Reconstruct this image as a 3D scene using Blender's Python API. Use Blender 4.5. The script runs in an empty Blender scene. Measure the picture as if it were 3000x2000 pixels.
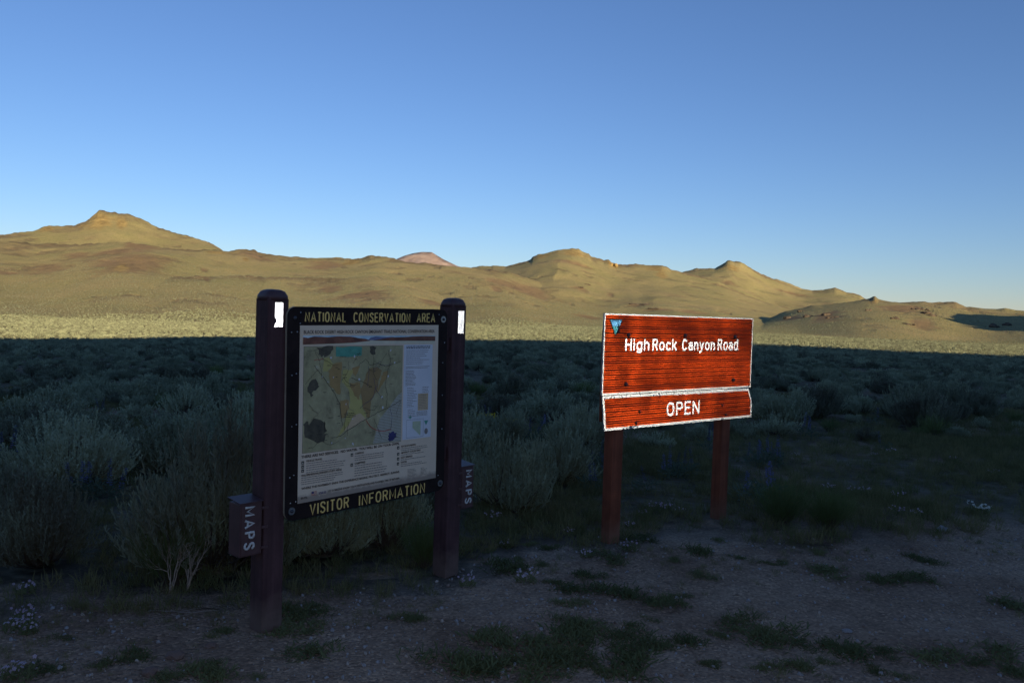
import bpy, bmesh, math, random
import numpy as np
from mathutils import Vector, Matrix

# ------------------------------------------------------------------ camera
scene = bpy.context.scene
CAM_Z = 1.764
PITCH, ROLL = math.radians(2.01), math.radians(1.84)
cam_data = bpy.data.cameras.new('camera')
cam_data.sensor_width = 36.0
cam_data.lens = 28.764
cam_data.clip_start = 0.05
cam_data.clip_end = 20000.0
cam = bpy.data.objects.new('camera', cam_data)
scene.collection.objects.link(cam)
_R = Vector((1, 0, 0)); _U = Vector((0, math.sin(PITCH), math.cos(PITCH))); _F = Vector((0, math.cos(PITCH), -math.sin(PITCH)))
_c, _s = math.cos(ROLL), math.sin(ROLL)
_ri = _R * _c + _U * _s
_ui = _U * _c - _R * _s
_m = Matrix((( _ri.x, _ui.x, -_F.x, 0.0), (_ri.y, _ui.y, -_F.y, 0.0), (_ri.z, _ui.z, -_F.z, CAM_Z), (0, 0, 0, 1)))
cam.matrix_world = _m
scene.camera = cam

# ------------------------------------------------------------------ sky, sun, exposure
SUN_EL = math.radians(10.0)
SUN_H = (0.45, -0.893)                       # horizontal direction towards the sun: behind the camera, to the right
world = bpy.data.worlds.new('World')
scene.world = world
world.use_nodes = True
_wn = world.node_tree.nodes; _wl = world.node_tree.links
_wn.clear()
_sky = _wn.new('ShaderNodeTexSky')
_sky.sky_type = 'NISHITA'
_sky.sun_disc = False
_sky.sun_elevation = SUN_EL
_sky.sun_rotation = math.atan2(SUN_H[0], SUN_H[1])
_sky.altitude = 1500.0
_sky.air_density = 1.15
_sky.dust_density = 0.0
_sky.ozone_density = 4.1
_bg = _wn.new('ShaderNodeBackground'); _bg.inputs['Strength'].default_value = 0.085
_wo = _wn.new('ShaderNodeOutputWorld')
_tint = _wn.new('ShaderNodeMix'); _tint.data_type = 'RGBA'; _tint.blend_type = 'MULTIPLY'; _tint.inputs[0].default_value = 1.0
_tint.inputs[7].default_value = (0.97, 0.875, 0.98, 1.0)      # the camera's colour response: periwinkle rather than cyan
_wl.new(_sky.outputs[0], _tint.inputs[6]); _wl.new(_tint.outputs[2], _bg.inputs[0]); _wl.new(_bg.outputs[0], _wo.inputs[0])
sun_data = bpy.data.lights.new('sun', 'SUN')
sun_data.energy = 4.5
sun_data.angle = math.radians(0.5)
sun_data.color = (1.0, 0.78, 0.47)
sun = bpy.data.objects.new('sun', sun_data)
scene.collection.objects.link(sun)
SUN_DIR = Vector((SUN_H[0] * math.cos(SUN_EL), SUN_H[1] * math.cos(SUN_EL), math.sin(SUN_EL)))
sun.rotation_euler = SUN_DIR.to_track_quat('Z', 'Y').to_euler()
sun.location = (60, -45, 40)
# the photographer's flash: weak, adds a little light to near things; comes back mainly from
# the retroreflective sheeting (mirrored corner cubes, modelled below) and as a glint on the bolts
flash_data = bpy.data.lights.new('camera_flash', 'POINT')
flash_data.energy = 27.0
flash_data.shadow_soft_size = 0.03
flash = bpy.data.objects.new('camera_flash', flash_data)
flash.location = (0.02, -0.03, CAM_Z + 0.05)
scene.collection.objects.link(flash)

scene.view_settings.view_transform = 'Standard'
scene.view_settings.look = 'None'
scene.view_settings.exposure = 0.85
scene.view_settings.gamma = 1.0
scene.view_settings.use_curve_mapping = False
scene.cycles.max_bounces = 6
scene.cycles.diffuse_bounces = 4
scene.cycles.glossy_bounces = 5
scene.cycles.transparent_max_bounces = 6
scene.cycles.caustics_reflective = True
scene.cycles.sample_clamp_indirect = 0.0
scene.cycles.blur_glossy = 0.0

rng = np.random.default_rng(7)
random.seed(7)
# ------------------------------------------------------------------ land: height of the ground everywhere
def _hash(ix, iy, seed):
    h = (ix.astype(np.int64) * 374761393 + iy.astype(np.int64) * 668265263 + seed * 1442695041) & 0xFFFFFFFF
    h = ((h ^ (h >> 13)) * 1274126177) & 0xFFFFFFFF
    return ((h ^ (h >> 16)) & 0xFFFF) / 65535.0
def vnoise(x, y, seed=0):
    x = np.asarray(x, float); y = np.asarray(y, float)
    ix = np.floor(x); iy = np.floor(y); fx = x - ix; fy = y - iy
    fx = fx * fx * fx * (fx * (fx * 6 - 15) + 10); fy = fy * fy * fy * (fy * (fy * 6 - 15) + 10)
    a = _hash(ix, iy, seed); b = _hash(ix + 1, iy, seed); c = _hash(ix, iy + 1, seed); d = _hash(ix + 1, iy + 1, seed)
    return (a * (1 - fx) + b * fx) * (1 - fy) + (c * (1 - fx) + d * fx) * fy * 1.0
def fbm(x, y, octv=4, seed=0, gain=0.5):
    s = 0; a = 1.0; t = 0
    for k in range(octv):
        s = s + a * (vnoise(x * 2 ** k + 17.3 * k, y * 2 ** k - 9.1 * k, seed + k) * 2 - 1); t += a; a *= gain
    return s / t
def sstep(a, b, x):
    t = np.clip((np.asarray(x, float) - a) / (b - a), 0, 1); return t * t * (3 - 2 * t)
PLAIN_AZ = [-60, -32, -10, 5, 16, 32, 60]
PLAIN_D = [0, 11, 30, 170, 600]
PLAIN_Z = [[0, 0, 0, 0, 0, 0, 0], [0, 0, 0, 0, 0, 0, 0], [-.7, -.75, -.62, -.5, -.42, -.4, -.35],
           [-5.5, -5.9, -4.75, -4.2, -3.9, -3.9, -3.6], [-11, -11.5, -7.5, -6.5, -7.5, -8.5, -8]]
# crest lines of the hills round the origin: bearing in degrees (0 = +Y, positive to +X) and height in metres
CREST = {
 'left_peak': (1500, 900, 1.25, [(-75, 20), (-55, 70), (-45, 95), (-38, 88), (-32.11, 96.6), (-31.42, 101.7), (-30.37, 106.5), (-29.84, 115.1), (-29.57, 116.8), (-29.12, 117.2), (-28.2, 120.1), (-27.65, 128.4), (-27.43, 133.3), (-27.19, 140.4), (-26.9, 147.1), (-26.72, 147.8), (-26.33, 146.3), (-25.76, 144.6), (-25.17, 144.2), (-24.78, 141.6), (-24.38, 137.9), (-23.98, 131.6), (-23.68, 127.4), (-23.38, 125.1), (-22.36, 117.7), (-21.54, 113.4), (-20.45, 105.9), (-20.07, 101.2), (-19.75, 95.8), (-19.43, 90.4), (-18.14, 73.3), (-15.26, 40.9), (-12, -10)]),
 'left_front': (1150, 520, 1.55, [(-75, 10), (-55, 48), (-42, 66), (-32.11, 66.8), (-29.87, 67.5), (-28.34, 68.8), (-25.09, 75.7), (-23.4, 71.3), (-19.9, 71.9), (-18.9, 72.1), (-18.69, 74.6), (-18.15, 75.2), (-17.5, 74.1), (-17.17, 70.4), (-16.41, 69.8), (-15.52, 68.4), (-14.19, 67.8), (-12.83, 68.6), (-12.27, 70.5), (-11.35, 68.6), (-10.55, 70.2), (-9.98, 75.9), (-9.4, 74.5), (-8.93, 73.5), (-8.23, 71.2), (-7.29, 68.2), (-5.87, 67.0), (-4.93, 65.3), (-3.97, 64.1), (-3.02, 63.3), (-0.42, 58.9), (2.13, 44.2), (4.18, 31.2), (5.72, 20.2), (7.24, 10.7), (9.42, -1.2), (11.74, -11.4)]),
 'left_spur': (880, 480, 1.5, [(-40, -10), (-30, 10), (-21.5, 27.9), (-18.55, 31.0), (-15.27, 31.1), (-11.89, 33.2), (-9.59, 36.0), (-7.24, 28.7), (-4.91, 18.3), (-2.87, 9.8), (-0.83, 3.2), (2.33, -1.5), (5.91, -7.8)]),
 'mesa': (1600, 640, 1.6, [(-12, 10), (-6.09, 73.1), (-3.02, 86.8), (-2.43, 91.3), (-1.6, 91.4), (-1.48, 92.9), (-0.64, 91.7), (-0.41, 93.2), (-0.17, 95.4), (0.54, 101.4), (1.13, 107.2), (1.24, 111.9), (1.59, 116.9), (2.3, 120.8), (3.01, 127.3), (3.6, 129.1), (3.95, 130.7), (4.43, 130.3), (4.79, 124.0), (5.15, 121.6), (5.32, 115.8), (5.75, 113.4), (6.22, 109.2), (6.46, 110.6), (6.58, 110.7), (6.82, 105.6), (7.13, 101.9), (7.64, 102.2), (8.34, 104.0), (9.28, 101.9), (10.2, 102.5), (10.44, 100.0), (10.79, 95.0), (11.6, 90.3), (13.93, 74.2), (15.48, 53.3), (17.0, 37.8), (18.49, 26.9), (19.22, 22.4), (21.56, 5.7), (24, -10)]),
 'right_peak': (2300, 1250, 1.3, [(4, 40), (8.16, 93.7), (10.46, 113.0), (11.71, 131.0), (12.5, 139.1), (13.18, 140.6), (13.74, 141.0), (14.07, 148.6), (14.51, 161.4), (14.68, 162.9), (14.95, 160.3), (15.4, 159.6), (15.74, 151.5), (16.19, 139.9), (16.86, 125.7), (17.41, 116.9), (17.85, 113.6), (18.5, 105.0), (19.37, 90.3), (20.01, 86.3), (20.64, 88.6), (21.05, 92.5), (21.42, 95.5), (21.78, 88.7), (22.09, 82.7), (22.5, 81.3), (22.91, 76.3), (23.16, 68.6), (24.54, 50.7), (27.46, 23.8), (33, -10)]),
 'right_low': (1050, 640, 1.25, [(15, -10), (16.88, -0.6), (18.05, 11.8), (18.37, 14.0), (19.43, 18.7), (20.05, 21.9), (20.68, 22.6), (21.3, 24.6), (22.53, 28.0), (23.13, 30.7), (23.53, 32.4), (23.68, 34.1), (23.82, 34.5), (23.97, 31.4), (24.53, 29.7), (25.51, 28.1), (26.47, 29.7), (27.61, 29.0), (28.17, 29.6), (28.35, 29.3), (28.91, 25.3), (29.83, 23.1), (30.54, 23.0), (30.98, 24.3), (31.51, 22.3), (31.94, 21.8), (36, 26), (45, 30), (58, 20), (75, 0)]),
}
def plain_z(x, y):
    d = np.hypot(x, y); az = np.clip(np.degrees(np.arctan2(x, y)), -60, 60)
    azr = np.abs(np.degrees(np.arctan2(x, y)))
    cols = np.stack([np.interp(d, PLAIN_D, [PLAIN_Z[k][j] for k in range(len(PLAIN_D))]) for j in range(len(PLAIN_AZ))])
    f = np.interp(az, PLAIN_AZ, np.arange(len(PLAIN_AZ)))
    i0 = np.clip(np.floor(f).astype(int), 0, len(PLAIN_AZ) - 2); t = f - i0; t = t * t * (3 - 2 * t)
    take = lambda i: np.take_along_axis(cols, i[None], 0)[0]
    z = take(i0) * (1 - t) + take(i0 + 1) * t
    z = z * (1 - sstep(60, 110, azr))
    near = sstep(3, 9, d)
    z = z + 0.05 * near * fbm(x / 2.2, y / 2.2, 3, 3) + 0.020 * fbm(x / 0.55, y / 0.55, 4, 5) + 0.35 * sstep(25, 120, d) * fbm(x / 45, y / 45, 3, 11)
    return z
def crest_sharp(key, az):
    return az
def ground_z(x, y, want_mask=False):
    x = np.asarray(x, float); y = np.asarray(y, float)
    shp = x.shape; x = x.ravel(); y = y.ravel()
    zp = plain_z(x, y)
    d = np.hypot(x, y); az = np.degrees(np.arctan2(x, y))
    z = zp.copy(); crag = np.zeros_like(z)
    far = d > 420
    if far.any():
        X = x[far]; Y = y[far]; D = d[far]; A = az[far]; Z = zp[far]; M = np.zeros_like(Z)
        base = Z.copy()
        wob = fbm(X / 260, Y / 260, 3, 21)
        for k, (dc, df, pw, pts) in CREST.items():
            pa = np.array([p[0] for p in pts], float); ph = np.array([p[1] for p in pts], float)
            ga = np.arange(-80, 80.01, 0.1); gh = np.interp(ga, pa, ph, left=-40, right=-40)
            kr = np.hanning(57 if dc < 1300 else 41); kr /= kr.sum()
            gs = np.convolve(np.pad(gh, len(kr) // 2, mode='edge'), kr, 'valid')
            H = np.interp(A, pa, ph, left=-40, right=-40); Hs = np.interp(A, ga, gs)
            dcr = dc * (1 + 0.04 * np.sin(A * 0.35 + dc)) if k not in ('right_low',) else dc * np.ones_like(A)
            H = CAM_Z + (H - CAM_Z) * dcr / dc
            foot = df * (1 + 0.10 * np.sin(A * 0.5 + df) )
            s = (D - foot) / (dcr - foot)
            sc = np.clip(s, 0, 1)
            H = Hs + (H - Hs) * sstep(0.84, 1.0, sc)
            h = base + (H - base) * sc ** pw
            back = np.clip(D - dcr, 0, None)
            h = h - back * 0.30 - (back / 120) ** 2 * 0
            rise = np.clip(H - base, 0, None)
            gul = np.abs(fbm(A * dc / 57.3 / 130 + 0.4 * wob, D / 420, 3, 31)) * 2 - 0.55
            h = h - gul * rise * 0.028 * sc * (1 - sc) * 4 * 0.8
            h = h + fbm(X / 60, Y / 60, 3, 41) * rise * 0.022 * sstep(0, .25, s) * (1 - sstep(.8, 1.0, sc))
            h = np.where(s <= 0, base, h)
            upd = h > Z
            Z = np.where(upd, h, Z)
            cr = np.exp(-((D - dcr) / 60.0) ** 2) * np.clip(rise / 40, 0, 1)
            M = np.where(upd, cr, M)
        # broken rock just under the crests and here and there on the slopes
        rk = np.clip(fbm(X / 38, Y / 38, 4, 51) * 1.6 + M * 0.9 - 0.35, 0, 1)
        step = vnoise(X / 9, Y / 9, 61) * 0.6 + vnoise(X / 4, Y / 4, 62) * 0.4
        led = fbm(X / 24, Y / 24, 4, 66); rk = np.maximum(rk, 0.8 * sstep(0.30, 0.44, led) * sstep(0.15, 0.5, fbm(X / 120, Y / 120, 2, 68) + 0.25))
        hgt = np.clip((Z - base) / 12, 0, 1)
        Z = Z + rk * hgt * (step - 0.55) * 3.6
        z[far] = Z; crag[far] = rk * hgt
    z = z.reshape(shp)
    return (z, crag.reshape(shp)) if want_mask else z
# ------------------------------------------------------------------ helpers
COL = scene.collection
def link(o, parent=None):
    COL.objects.link(o)
    if parent is not None: o.parent = parent
    return o
def tag(o, label=None, cat=None, group=None, kind=None):
    if label: o['label'] = label
    if cat: o['category'] = cat
    if group: o['group'] = group
    if kind: o['kind'] = kind
    return o
def mesh_np(name, V, Fq, mats, smooth=False, midx=None):
    """mesh data from numpy arrays: V (n,3), Fq (m,3) or (m,4)"""
    me = bpy.data.meshes.new(name)
    V = np.asarray(V, np.float32); Fq = np.asarray(Fq, np.int32)
    k = Fq.shape[1]; m = len(Fq)
    me.vertices.add(len(V)); me.vertices.foreach_set('co', V.ravel())
    me.loops.add(m * k); me.loops.foreach_set('vertex_index', Fq.ravel())
    me.polygons.add(m)
    me.polygons.foreach_set('loop_start', np.arange(0, m * k, k, dtype=np.int32))
    me.polygons.foreach_set('loop_total', np.full(m, k, np.int32))
    me.polygons.foreach_set('use_smooth', np.full(m, bool(smooth)))
    for mt in (mats if isinstance(mats, (list, tuple)) else [mats]): me.materials.append(mt)
    if midx is not None: me.polygons.foreach_set('material_index', np.asarray(midx, np.int32))
    me.update(calc_edges=True); me.validate()
    return me
def obj(name, me, parent=None, loc=None, rotz=None):
    o = bpy.data.objects.new(name, me); link(o, parent)
    if loc is not None: o.location = loc
    if rotz is not None: o.rotation_euler = (0, 0, rotz)
    return o
def empty(name, loc=(0, 0, 0), rotz=0.0):
    o = bpy.data.objects.new(name, None); link(o); o.location = loc; o.rotation_euler = (0, 0, rotz); o.empty_display_size = 0.1
    return o
def bm_obj(name, bm, mt, parent=None, smooth=False):
    me = bpy.data.meshes.new(name); bm.to_mesh(me); bm.free()
    for x in (mt if isinstance(mt, (list, tuple)) else [mt]): me.materials.append(x)
    if smooth:
        for p in me.polygons: p.use_smooth = True
    return obj(name, me, parent)
def add_box(bm, lo, hi, bevel=0.0, seg=2, mi=0):
    (x0, y0, z0), (x1, y1, z1) = lo, hi
    vs = [bm.verts.new(p) for p in ((x0,y0,z0),(x1,y0,z0),(x1,y1,z0),(x0,y1,z0),(x0,y0,z1),(x1,y0,z1),(x1,y1,z1),(x0,y1,z1))]
    fs = [bm.faces.new([vs[i] for i in q]) for q in ((0,3,2,1),(4,5,6,7),(0,1,5,4),(1,2,6,5),(2,3,7,6),(3,0,4,7))]
    for f in fs: f.material_index = mi
    if bevel:
        es = list({e for f in fs for e in f.edges})
        r = bmesh.ops.bevel(bm, geom=es, offset=bevel, segments=seg, affect='EDGES', profile=0.5)
        for f in r['faces']: f.material_index = mi
def add_prism(bm, outline, y0, y1, mi=0, side_mi=None):
    """polygon in the x-z plane (counter-clockwise seen from -y) extruded from y0 (front) to y1"""
    a = [bm.verts.new((p[0], y0, p[1])) for p in outline]; b = [bm.verts.new((p[0], y1, p[1])) for p in outline]
    f = bm.faces.new(a); f.material_index = mi
    f = bm.faces.new(b[::-1]); f.material_index = mi
    n = len(a)
    for i in range(n):
        f = bm.faces.new((a[i], b[i], b[(i + 1) % n], a[(i + 1) % n])); f.material_index = mi if side_mi is None else side_mi
def add_cyl(bm, c, r, y0, y1, n=14, mi=0, dome=0.0):
    """short cylinder along y, domed towards y0"""
    rings = [(r, y1), (r, y0)]
    if dome: rings += [(r * 0.8, y0 - dome * 0.6), (r * 0.4, y0 - dome * 0.95)]
    vs = [[bm.verts.new((c[0] + rr * math.cos(2 * math.pi * i / n), yy, c[1] + rr * math.sin(2 * math.pi * i / n))) for i in range(n)] for rr, yy in rings]
    for a, b in zip(vs, vs[1:]):
        for i in range(n):
            f = bm.faces.new((a[i], a[(i + 1) % n], b[(i + 1) % n], b[i])); f.material_index = mi
    f = bm.faces.new(vs[-1]); f.material_index = mi
    bmesh.ops.recalc_face_normals(bm, faces=bm.faces)
def tube_np(paths, radii, n=6, flat=1.0):
    """tubes along polylines; returns V, F(quads). radii: one per path or list per point. flat squashes along y"""
    V = []; Fq = []; off = 0
    for P, r in zip(paths, radii):
        P = np.asarray(P, float); m = len(P); r = np.broadcast_to(np.asarray(r, float), (m,))
        T = np.gradient(P, axis=0); T /= np.linalg.norm(T, axis=1)[:, None] + 1e-12
        up = np.array([0.123, 0.97, 0.21]); B = np.cross(T, up); B /= np.linalg.norm(B, axis=1)[:, None] + 1e-12; N = np.cross(B, T)
        a = np.arange(n) * 2 * np.pi / n
        ring = P[:, None, :] + r[:, None, None] * (np.cos(a)[None, :, None] * B[:, None, :] + np.sin(a)[None, :, None] * N[:, None, :])
        V.append(ring.reshape(-1, 3))
        i = np.arange(m - 1)[:, None] * n; j = np.arange(n)[None]; j2 = (j + 1) % n
        Fq.append(np.stack([i + j, i + j2, i + n + j2, i + n + j], -1).reshape(-1, 4) + off)
        off += m * n
    V = np.concatenate(V); Fq = np.concatenate(Fq)
    return V, Fq
# ------------------------------------------------------------------ materials
def new_mat(name):
    m = bpy.data.materials.new(name); m.use_nodes = True
    nt = m.node_tree; b = nt.nodes['Principled BSDF']
    return m, nt, b
def N(nt, typ, **kw):
    n = nt.nodes.new(typ)
    for k, v in kw.items():
        if k in n.inputs: n.inputs[k].default_value = v
        else: setattr(n, k, v)
    return n
def ramp(nt, fac, stops):
    r = nt.nodes.new('ShaderNodeValToRGB'); e = r.color_ramp.elements
    while len(e) < len(stops): e.new(0.5)
    for k, (p, c) in enumerate(stops):
        e[k].position = p; e[k].color = (*c, 1) if len(c) == 3 else c
    nt.links.new(fac, r.inputs[0]); return r.outputs[0]
def mixc(nt, fac, a, b, mode='MIX'):
    m = nt.nodes.new('ShaderNodeMix'); m.data_type = 'RGBA'; m.blend_type = mode
    for s, v in ((m.inputs[0], fac), (m.inputs[6], a), (m.inputs[7], b)):
        if hasattr(v, 'is_linked') or hasattr(v, 'links'): nt.links.new(v, s)
        elif isinstance(v, (int, float)): s.default_value = v
        else: s.default_value = (*v, 1)
    return m.outputs[2]
def math_n(nt, op, a, b=0.0, clamp=False):
    m = nt.nodes.new('ShaderNodeMath'); m.operation = op; m.use_clamp = clamp
    for s, v in ((m.inputs[0], a), (m.inputs[1], b)):
        if isinstance(v, (int, float)): s.default_value = v
        else: nt.links.new(v, s)
    return m.outputs[0]
def coords(nt, kind='Object', scale=(1, 1, 1)):
    t = nt.nodes.new('ShaderNodeTexCoord'); mp = nt.nodes.new('ShaderNodeMapping'); mp.inputs['Scale'].default_value = scale
    nt.links.new(t.outputs[kind], mp.inputs[0]); return mp.outputs[0]
def noise(nt, vec, scale, detail=3.0, rough=0.55):
    n = nt.nodes.new('ShaderNodeTexNoise'); n.inputs['Scale'].default_value = scale; n.inputs['Detail'].default_value = detail
    n.inputs['Roughness'].default_value = rough; nt.links.new(vec, n.inputs['Vector']); return n.outputs['Fac']
def bump(nt, b, h, strength=0.3, dist=0.01):
    n = nt.nodes.new('ShaderNodeBump'); n.inputs['Strength'].default_value = strength; n.inputs['Distance'].default_value = dist
    nt.links.new(h, n.inputs['Height']); nt.links.new(n.outputs[0], b.inputs['Normal'])
def plain_mat(name, col, rough=0.7, var=0.15, scale=8.0, stretch=(1, 1, 1), metallic=0.0, bmp=0.0, spec=0.3, bdist=0.004):
    m, nt, b = new_mat(name)
    v = coords(nt, 'Object', stretch); f = noise(nt, v, scale, 5.0)
    lo = tuple(max(0, c * (1 - var)) for c in col); hi = tuple(c * (1 + var) for c in col)
    nt.links.new(ramp(nt, f, [(0.3, lo), (0.7, hi)]), b.inputs['Base Color'])
    b.inputs['Roughness'].default_value = rough; b.inputs['Metallic'].default_value = metallic
    b.inputs['Specular IOR Level'].default_value = spec
    if bmp: bump(nt, b, f, bmp, bdist)
    return m
def leaf_mat(name, a, c, spec=0.15, scale=3.0, trans=0.3, mid=None):
    m, nt, b = new_mat(name)
    oi = nt.nodes.new('ShaderNodeObjectInfo')
    f = noise(nt, coords(nt, 'Object'), scale, 2.0)
    f2 = math_n(nt, 'ADD', math_n(nt, 'MULTIPLY', f, 0.8), math_n(nt, 'MULTIPLY', oi.outputs['Random'], 0.6))
    md = mid or tuple((p + q) / 2 for p, q in zip(a, c))
    nt.links.new(ramp(nt, f2, [(0.34, a), (0.66, md), (1.0, c)]), b.inputs['Base Color'])
    b.inputs['Roughness'].default_value = 0.85; b.inputs['Specular IOR Level'].default_value = spec
    # thin leaves let part of the light through
    tr = nt.nodes.new('ShaderNodeBsdfTranslucent'); nt.links.new(b.inputs['Base Color'].links[0].from_socket, tr.inputs['Color'])
    mx = nt.nodes.new('ShaderNodeMixShader'); mx.inputs[0].default_value = trans
    out = [n for n in nt.nodes if n.type == 'OUTPUT_MATERIAL'][0]
    nt.links.new(b.outputs[0], mx.inputs[1]); nt.links.new(tr.outputs[0], mx.inputs[2]); nt.links.new(mx.outputs[0], out.inputs[0])
    return m
# ------------------------------------------------------------------ ground and hills (one sheet, finest where it is looked at)
RED = [(-483, 849, 24, 40), (-498, 804, 10, 14), (-503, 939, 18, 24), (-399, 853, 43, 82), (-460, 939, 26, 31), (-460, 1004, 18, 100), (-333, 881, 4, 15), (-290, 774, 3, 20), (-248, 1082, 23, 49), (-176, 788, 13, 29), (-334, 1068, 19, 36), (-129, 713, 24, 47), (-72, 715, 12, 29), (7, 994, 41, 82), (-19, 913, 8, 24), (100, 1393, 35, 18), (135, 1139, 7, 25), (91, 1140, 12, 21), (149, 975, 16, 15), (162, 915, 16, 9), (71, 775, 16, 33), (486, 1852, 16, 37), (686, 2012, 44, 30), (200, 920, 16, 18), (308, 806, 14, 57), (354, 709, 13, 50), (405, 855, 20, 64), (295, 866, 10, 38)]
YEL = [(-682, 1344, 24, 41), (-648, 1350, 9, 32), (-743, 1305, 10, 24), (107, 1498, 25, 37), (48, 1486, 16, 25), (184, 1546, 12, 54), (270, 1500, 11, 60), (275, 1580, 20, 30), (551, 2079, 27, 39), (406, 923, 5, 27), (-375, 1038, 14, 14), (-387, 807, 6, 26), (-336, 1024, 4, 16), (-219, 1104, 14, 29)]
def blobs(X, Y, L, soft=0.6):
    m = np.zeros_like(X)
    w1 = fbm(X / 30, Y / 30, 4, 71); w2 = fbm(X / 9, Y / 9, 3, 75)
    for (cx, cy, a, r) in L:
        R = math.hypot(cx, cy); ux, uy = cx / R, cy / R
        dr = (X - cx) * ux + (Y - cy) * uy; dt = (X - cx) * uy - (Y - cy) * ux
        q = np.sqrt((dr / r) ** 2 + (dt / a) ** 2)
        m = np.maximum(m, 1 - sstep(0.35, 1.35, q + 0.55 * w1 + 0.45 * w2))
    return m
# bare dirt pull-out by the road: outline of where the plants begin
VEG = [(-40, 2.0), (-12, 3.4), (-5, 4.0), (-3.15, 4.45), (-2.92, 4.68), (-2.62, 4.86), (-2.09, 4.82), (-1.6, 4.89), (-1.23, 5.05), (-0.72, 5.2), (-0.42, 5.36), (-0.19, 5.76), (0.21, 6.24), (0.58, 6.28), (1.31, 6.66), (2.17, 6.71), (2.89, 6.75), (3.8, 7.13), (4.82, 7.56), (6.09, 7.99), (12, 9.5), (40, 16)]
def veg_y(x): return np.interp(x, [p[0] for p in VEG], [p[1] for p in VEG])
MEADOW = [(-3, 4.5), (-0.2, 6.6), (0.45, 7.4), (0.79, 8.8), (1.81, 10.5), (3.66, 12.3), (5.21, 12.3), (7.93, 12.6), (14, 14.5), (40, 20)]
def meadow_y(x): return np.interp(x, [p[0] for p in MEADOW], [p[1] for p in MEADOW])

def land_mat():
    m, nt, b = new_mat('land')
    L = nt.links
    P = coords(nt, 'Object')
    att = {}
    for a in ('rock', 'crag', 'dirt', 'height'):
        n = nt.nodes.new('ShaderNodeAttribute'); n.attribute_name = a; att[a] = n.outputs['Fac']
    n_big = noise(nt, P, 0.012, 4.0); n_mid = noise(nt, P, 0.11, 5.0, 0.65); n_sage = noise(nt, P, 0.62, 4.0, 0.7); n_fine = noise(nt, P, 9.0, 5.0, 0.65)
    grass = ramp(nt, n_mid, [(0.30, (0.275, 0.250, 0.115)), (0.50, (0.355, 0.305, 0.142)), (0.72, (0.400, 0.330, 0.162))])
    grass2 = ramp(nt, n_big, [(0.35, (0.280, 0.278, 0.122)), (0.65, (0.395, 0.325, 0.168))])
    grass = mixc(nt, 0.45, grass, grass2)
    sg = ramp(nt, n_sage, [(0.36, (0.35, 0.38, 0.33)), (0.50, (1, 1, 1)), (0.68, (1.15, 1.1, 1.0))])
    grass = mixc(nt, 0.5, grass, sg, 'MULTIPLY')
    n_r = noise(nt, P, 0.09, 6.0, 0.7)
    redrock = ramp(nt, n_r, [(0.35, (0.180, 0.105, 0.070)), (0.65, (0.295, 0.175, 0.110))])
    yelrock = ramp(nt, n_r, [(0.35, (0.220, 0.160, 0.070)), (0.65, (0.440, 0.330, 0.130))])
    darkrock = ramp(nt, n_r, [(0.35, (0.125, 0.095, 0.065)), (0.65, (0.270, 0.200, 0.120))])
    # between the shrubs of the flat: dark litter and dry bunchgrass
    lit = nt.nodes.new('ShaderNodeAttribute'); lit.attribute_name = 'litter'
    n_l = noise(nt, P, 2.2, 6.0, 0.7)
    litter = ramp(nt, n_l, [(0.35, (0.075, 0.064, 0.042)), (0.55, (0.140, 0.118, 0.076)), (0.75, (0.250, 0.200, 0.135))])
    grass = mixc(nt, lit.outputs['Fac'], grass, litter)
    c = mixc(nt, math_n(nt, 'MULTIPLY', att['rock'], 0.6), grass, redrock)
    c = mixc(nt, math_n(nt, 'MULTIPLY', att['crag'], 0.75), c, darkrock)
    ay = nt.nodes.new('ShaderNodeAttribute'); ay.attribute_name = 'yellow'
    c = mixc(nt, ay.outputs['Fac'], c, yelrock)
    # soil of the pull-out and between the plants: fine pale gravel, rusty stains, darker silt
    grit = nt.nodes.new('ShaderNodeTexVoronoi'); grit.inputs['Scale'].default_value = 62.0; L.new(P, grit.inputs['Vector'])
    gcol = ramp(nt, grit.outputs['Color'], [(0.0, (0.38, 0.36, 0.35)), (0.45, (0.80, 0.78, 0.75)), (0.75, (1.10, 1.08, 1.02)), (0.95, (1.75, 1.68, 1.55))])
    n_soil = noise(nt, P, 1.3, 6.0, 0.6); n_stain = noise(nt, P, 0.55, 5.0, 0.65)
    soil = ramp(nt, n_soil, [(0.28, (0.200, 0.122, 0.078)), (0.50, (0.345, 0.232, 0.158)), (0.72, (0.440, 0.312, 0.220))])
    soil = mixc(nt, ramp(nt, n_stain, [(0.46, (0, 0, 0)), (0.66, (0.8, 0.8, 0.8))]), soil, (0.215, 0.128, 0.085))
    soil = mixc(nt, ramp(nt, n_fine, [(0.30, (1.0, 1.0, 1.0)), (0.65, (0.45, 0.45, 0.45))]), soil, mixc(nt, 1.0, soil, gcol, 'MULTIPLY'))
    c = mixc(nt, att['dirt'], c, soil)
    # under the brush the soil is darker with litter
    L.new(c, b.inputs['Base Color'])
    b.inputs['Roughness'].default_value = 0.95; b.inputs['Specular IOR Level'].default_value = 0.1
    hh = math_n(nt, 'ADD', math_n(nt, 'MULTIPLY', n_fine, 0.022), math_n(nt, 'MULTIPLY', math_n(nt, 'SUBTRACT', 1.0, grit.outputs['Distance']), 0.010))
    hh = math_n(nt, 'MULTIPLY', hh, att['dirt'])
    hs = math_n(nt, 'MULTIPLY', math_n(nt, 'MULTIPLY', n_sage, 1.6), math_n(nt, 'SUBTRACT', 1.0, att['dirt']))
    hr = math_n(nt, 'MULTIPLY', math_n(nt, 'MULTIPLY', n_r, 3.5), math_n(nt, 'ADD', att['crag'], att['rock'], True))
    bump(nt, b, math_n(nt, 'ADD', hh, math_n(nt, 'ADD', hs, hr)), 0.8, 1.0)
    return m
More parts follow.
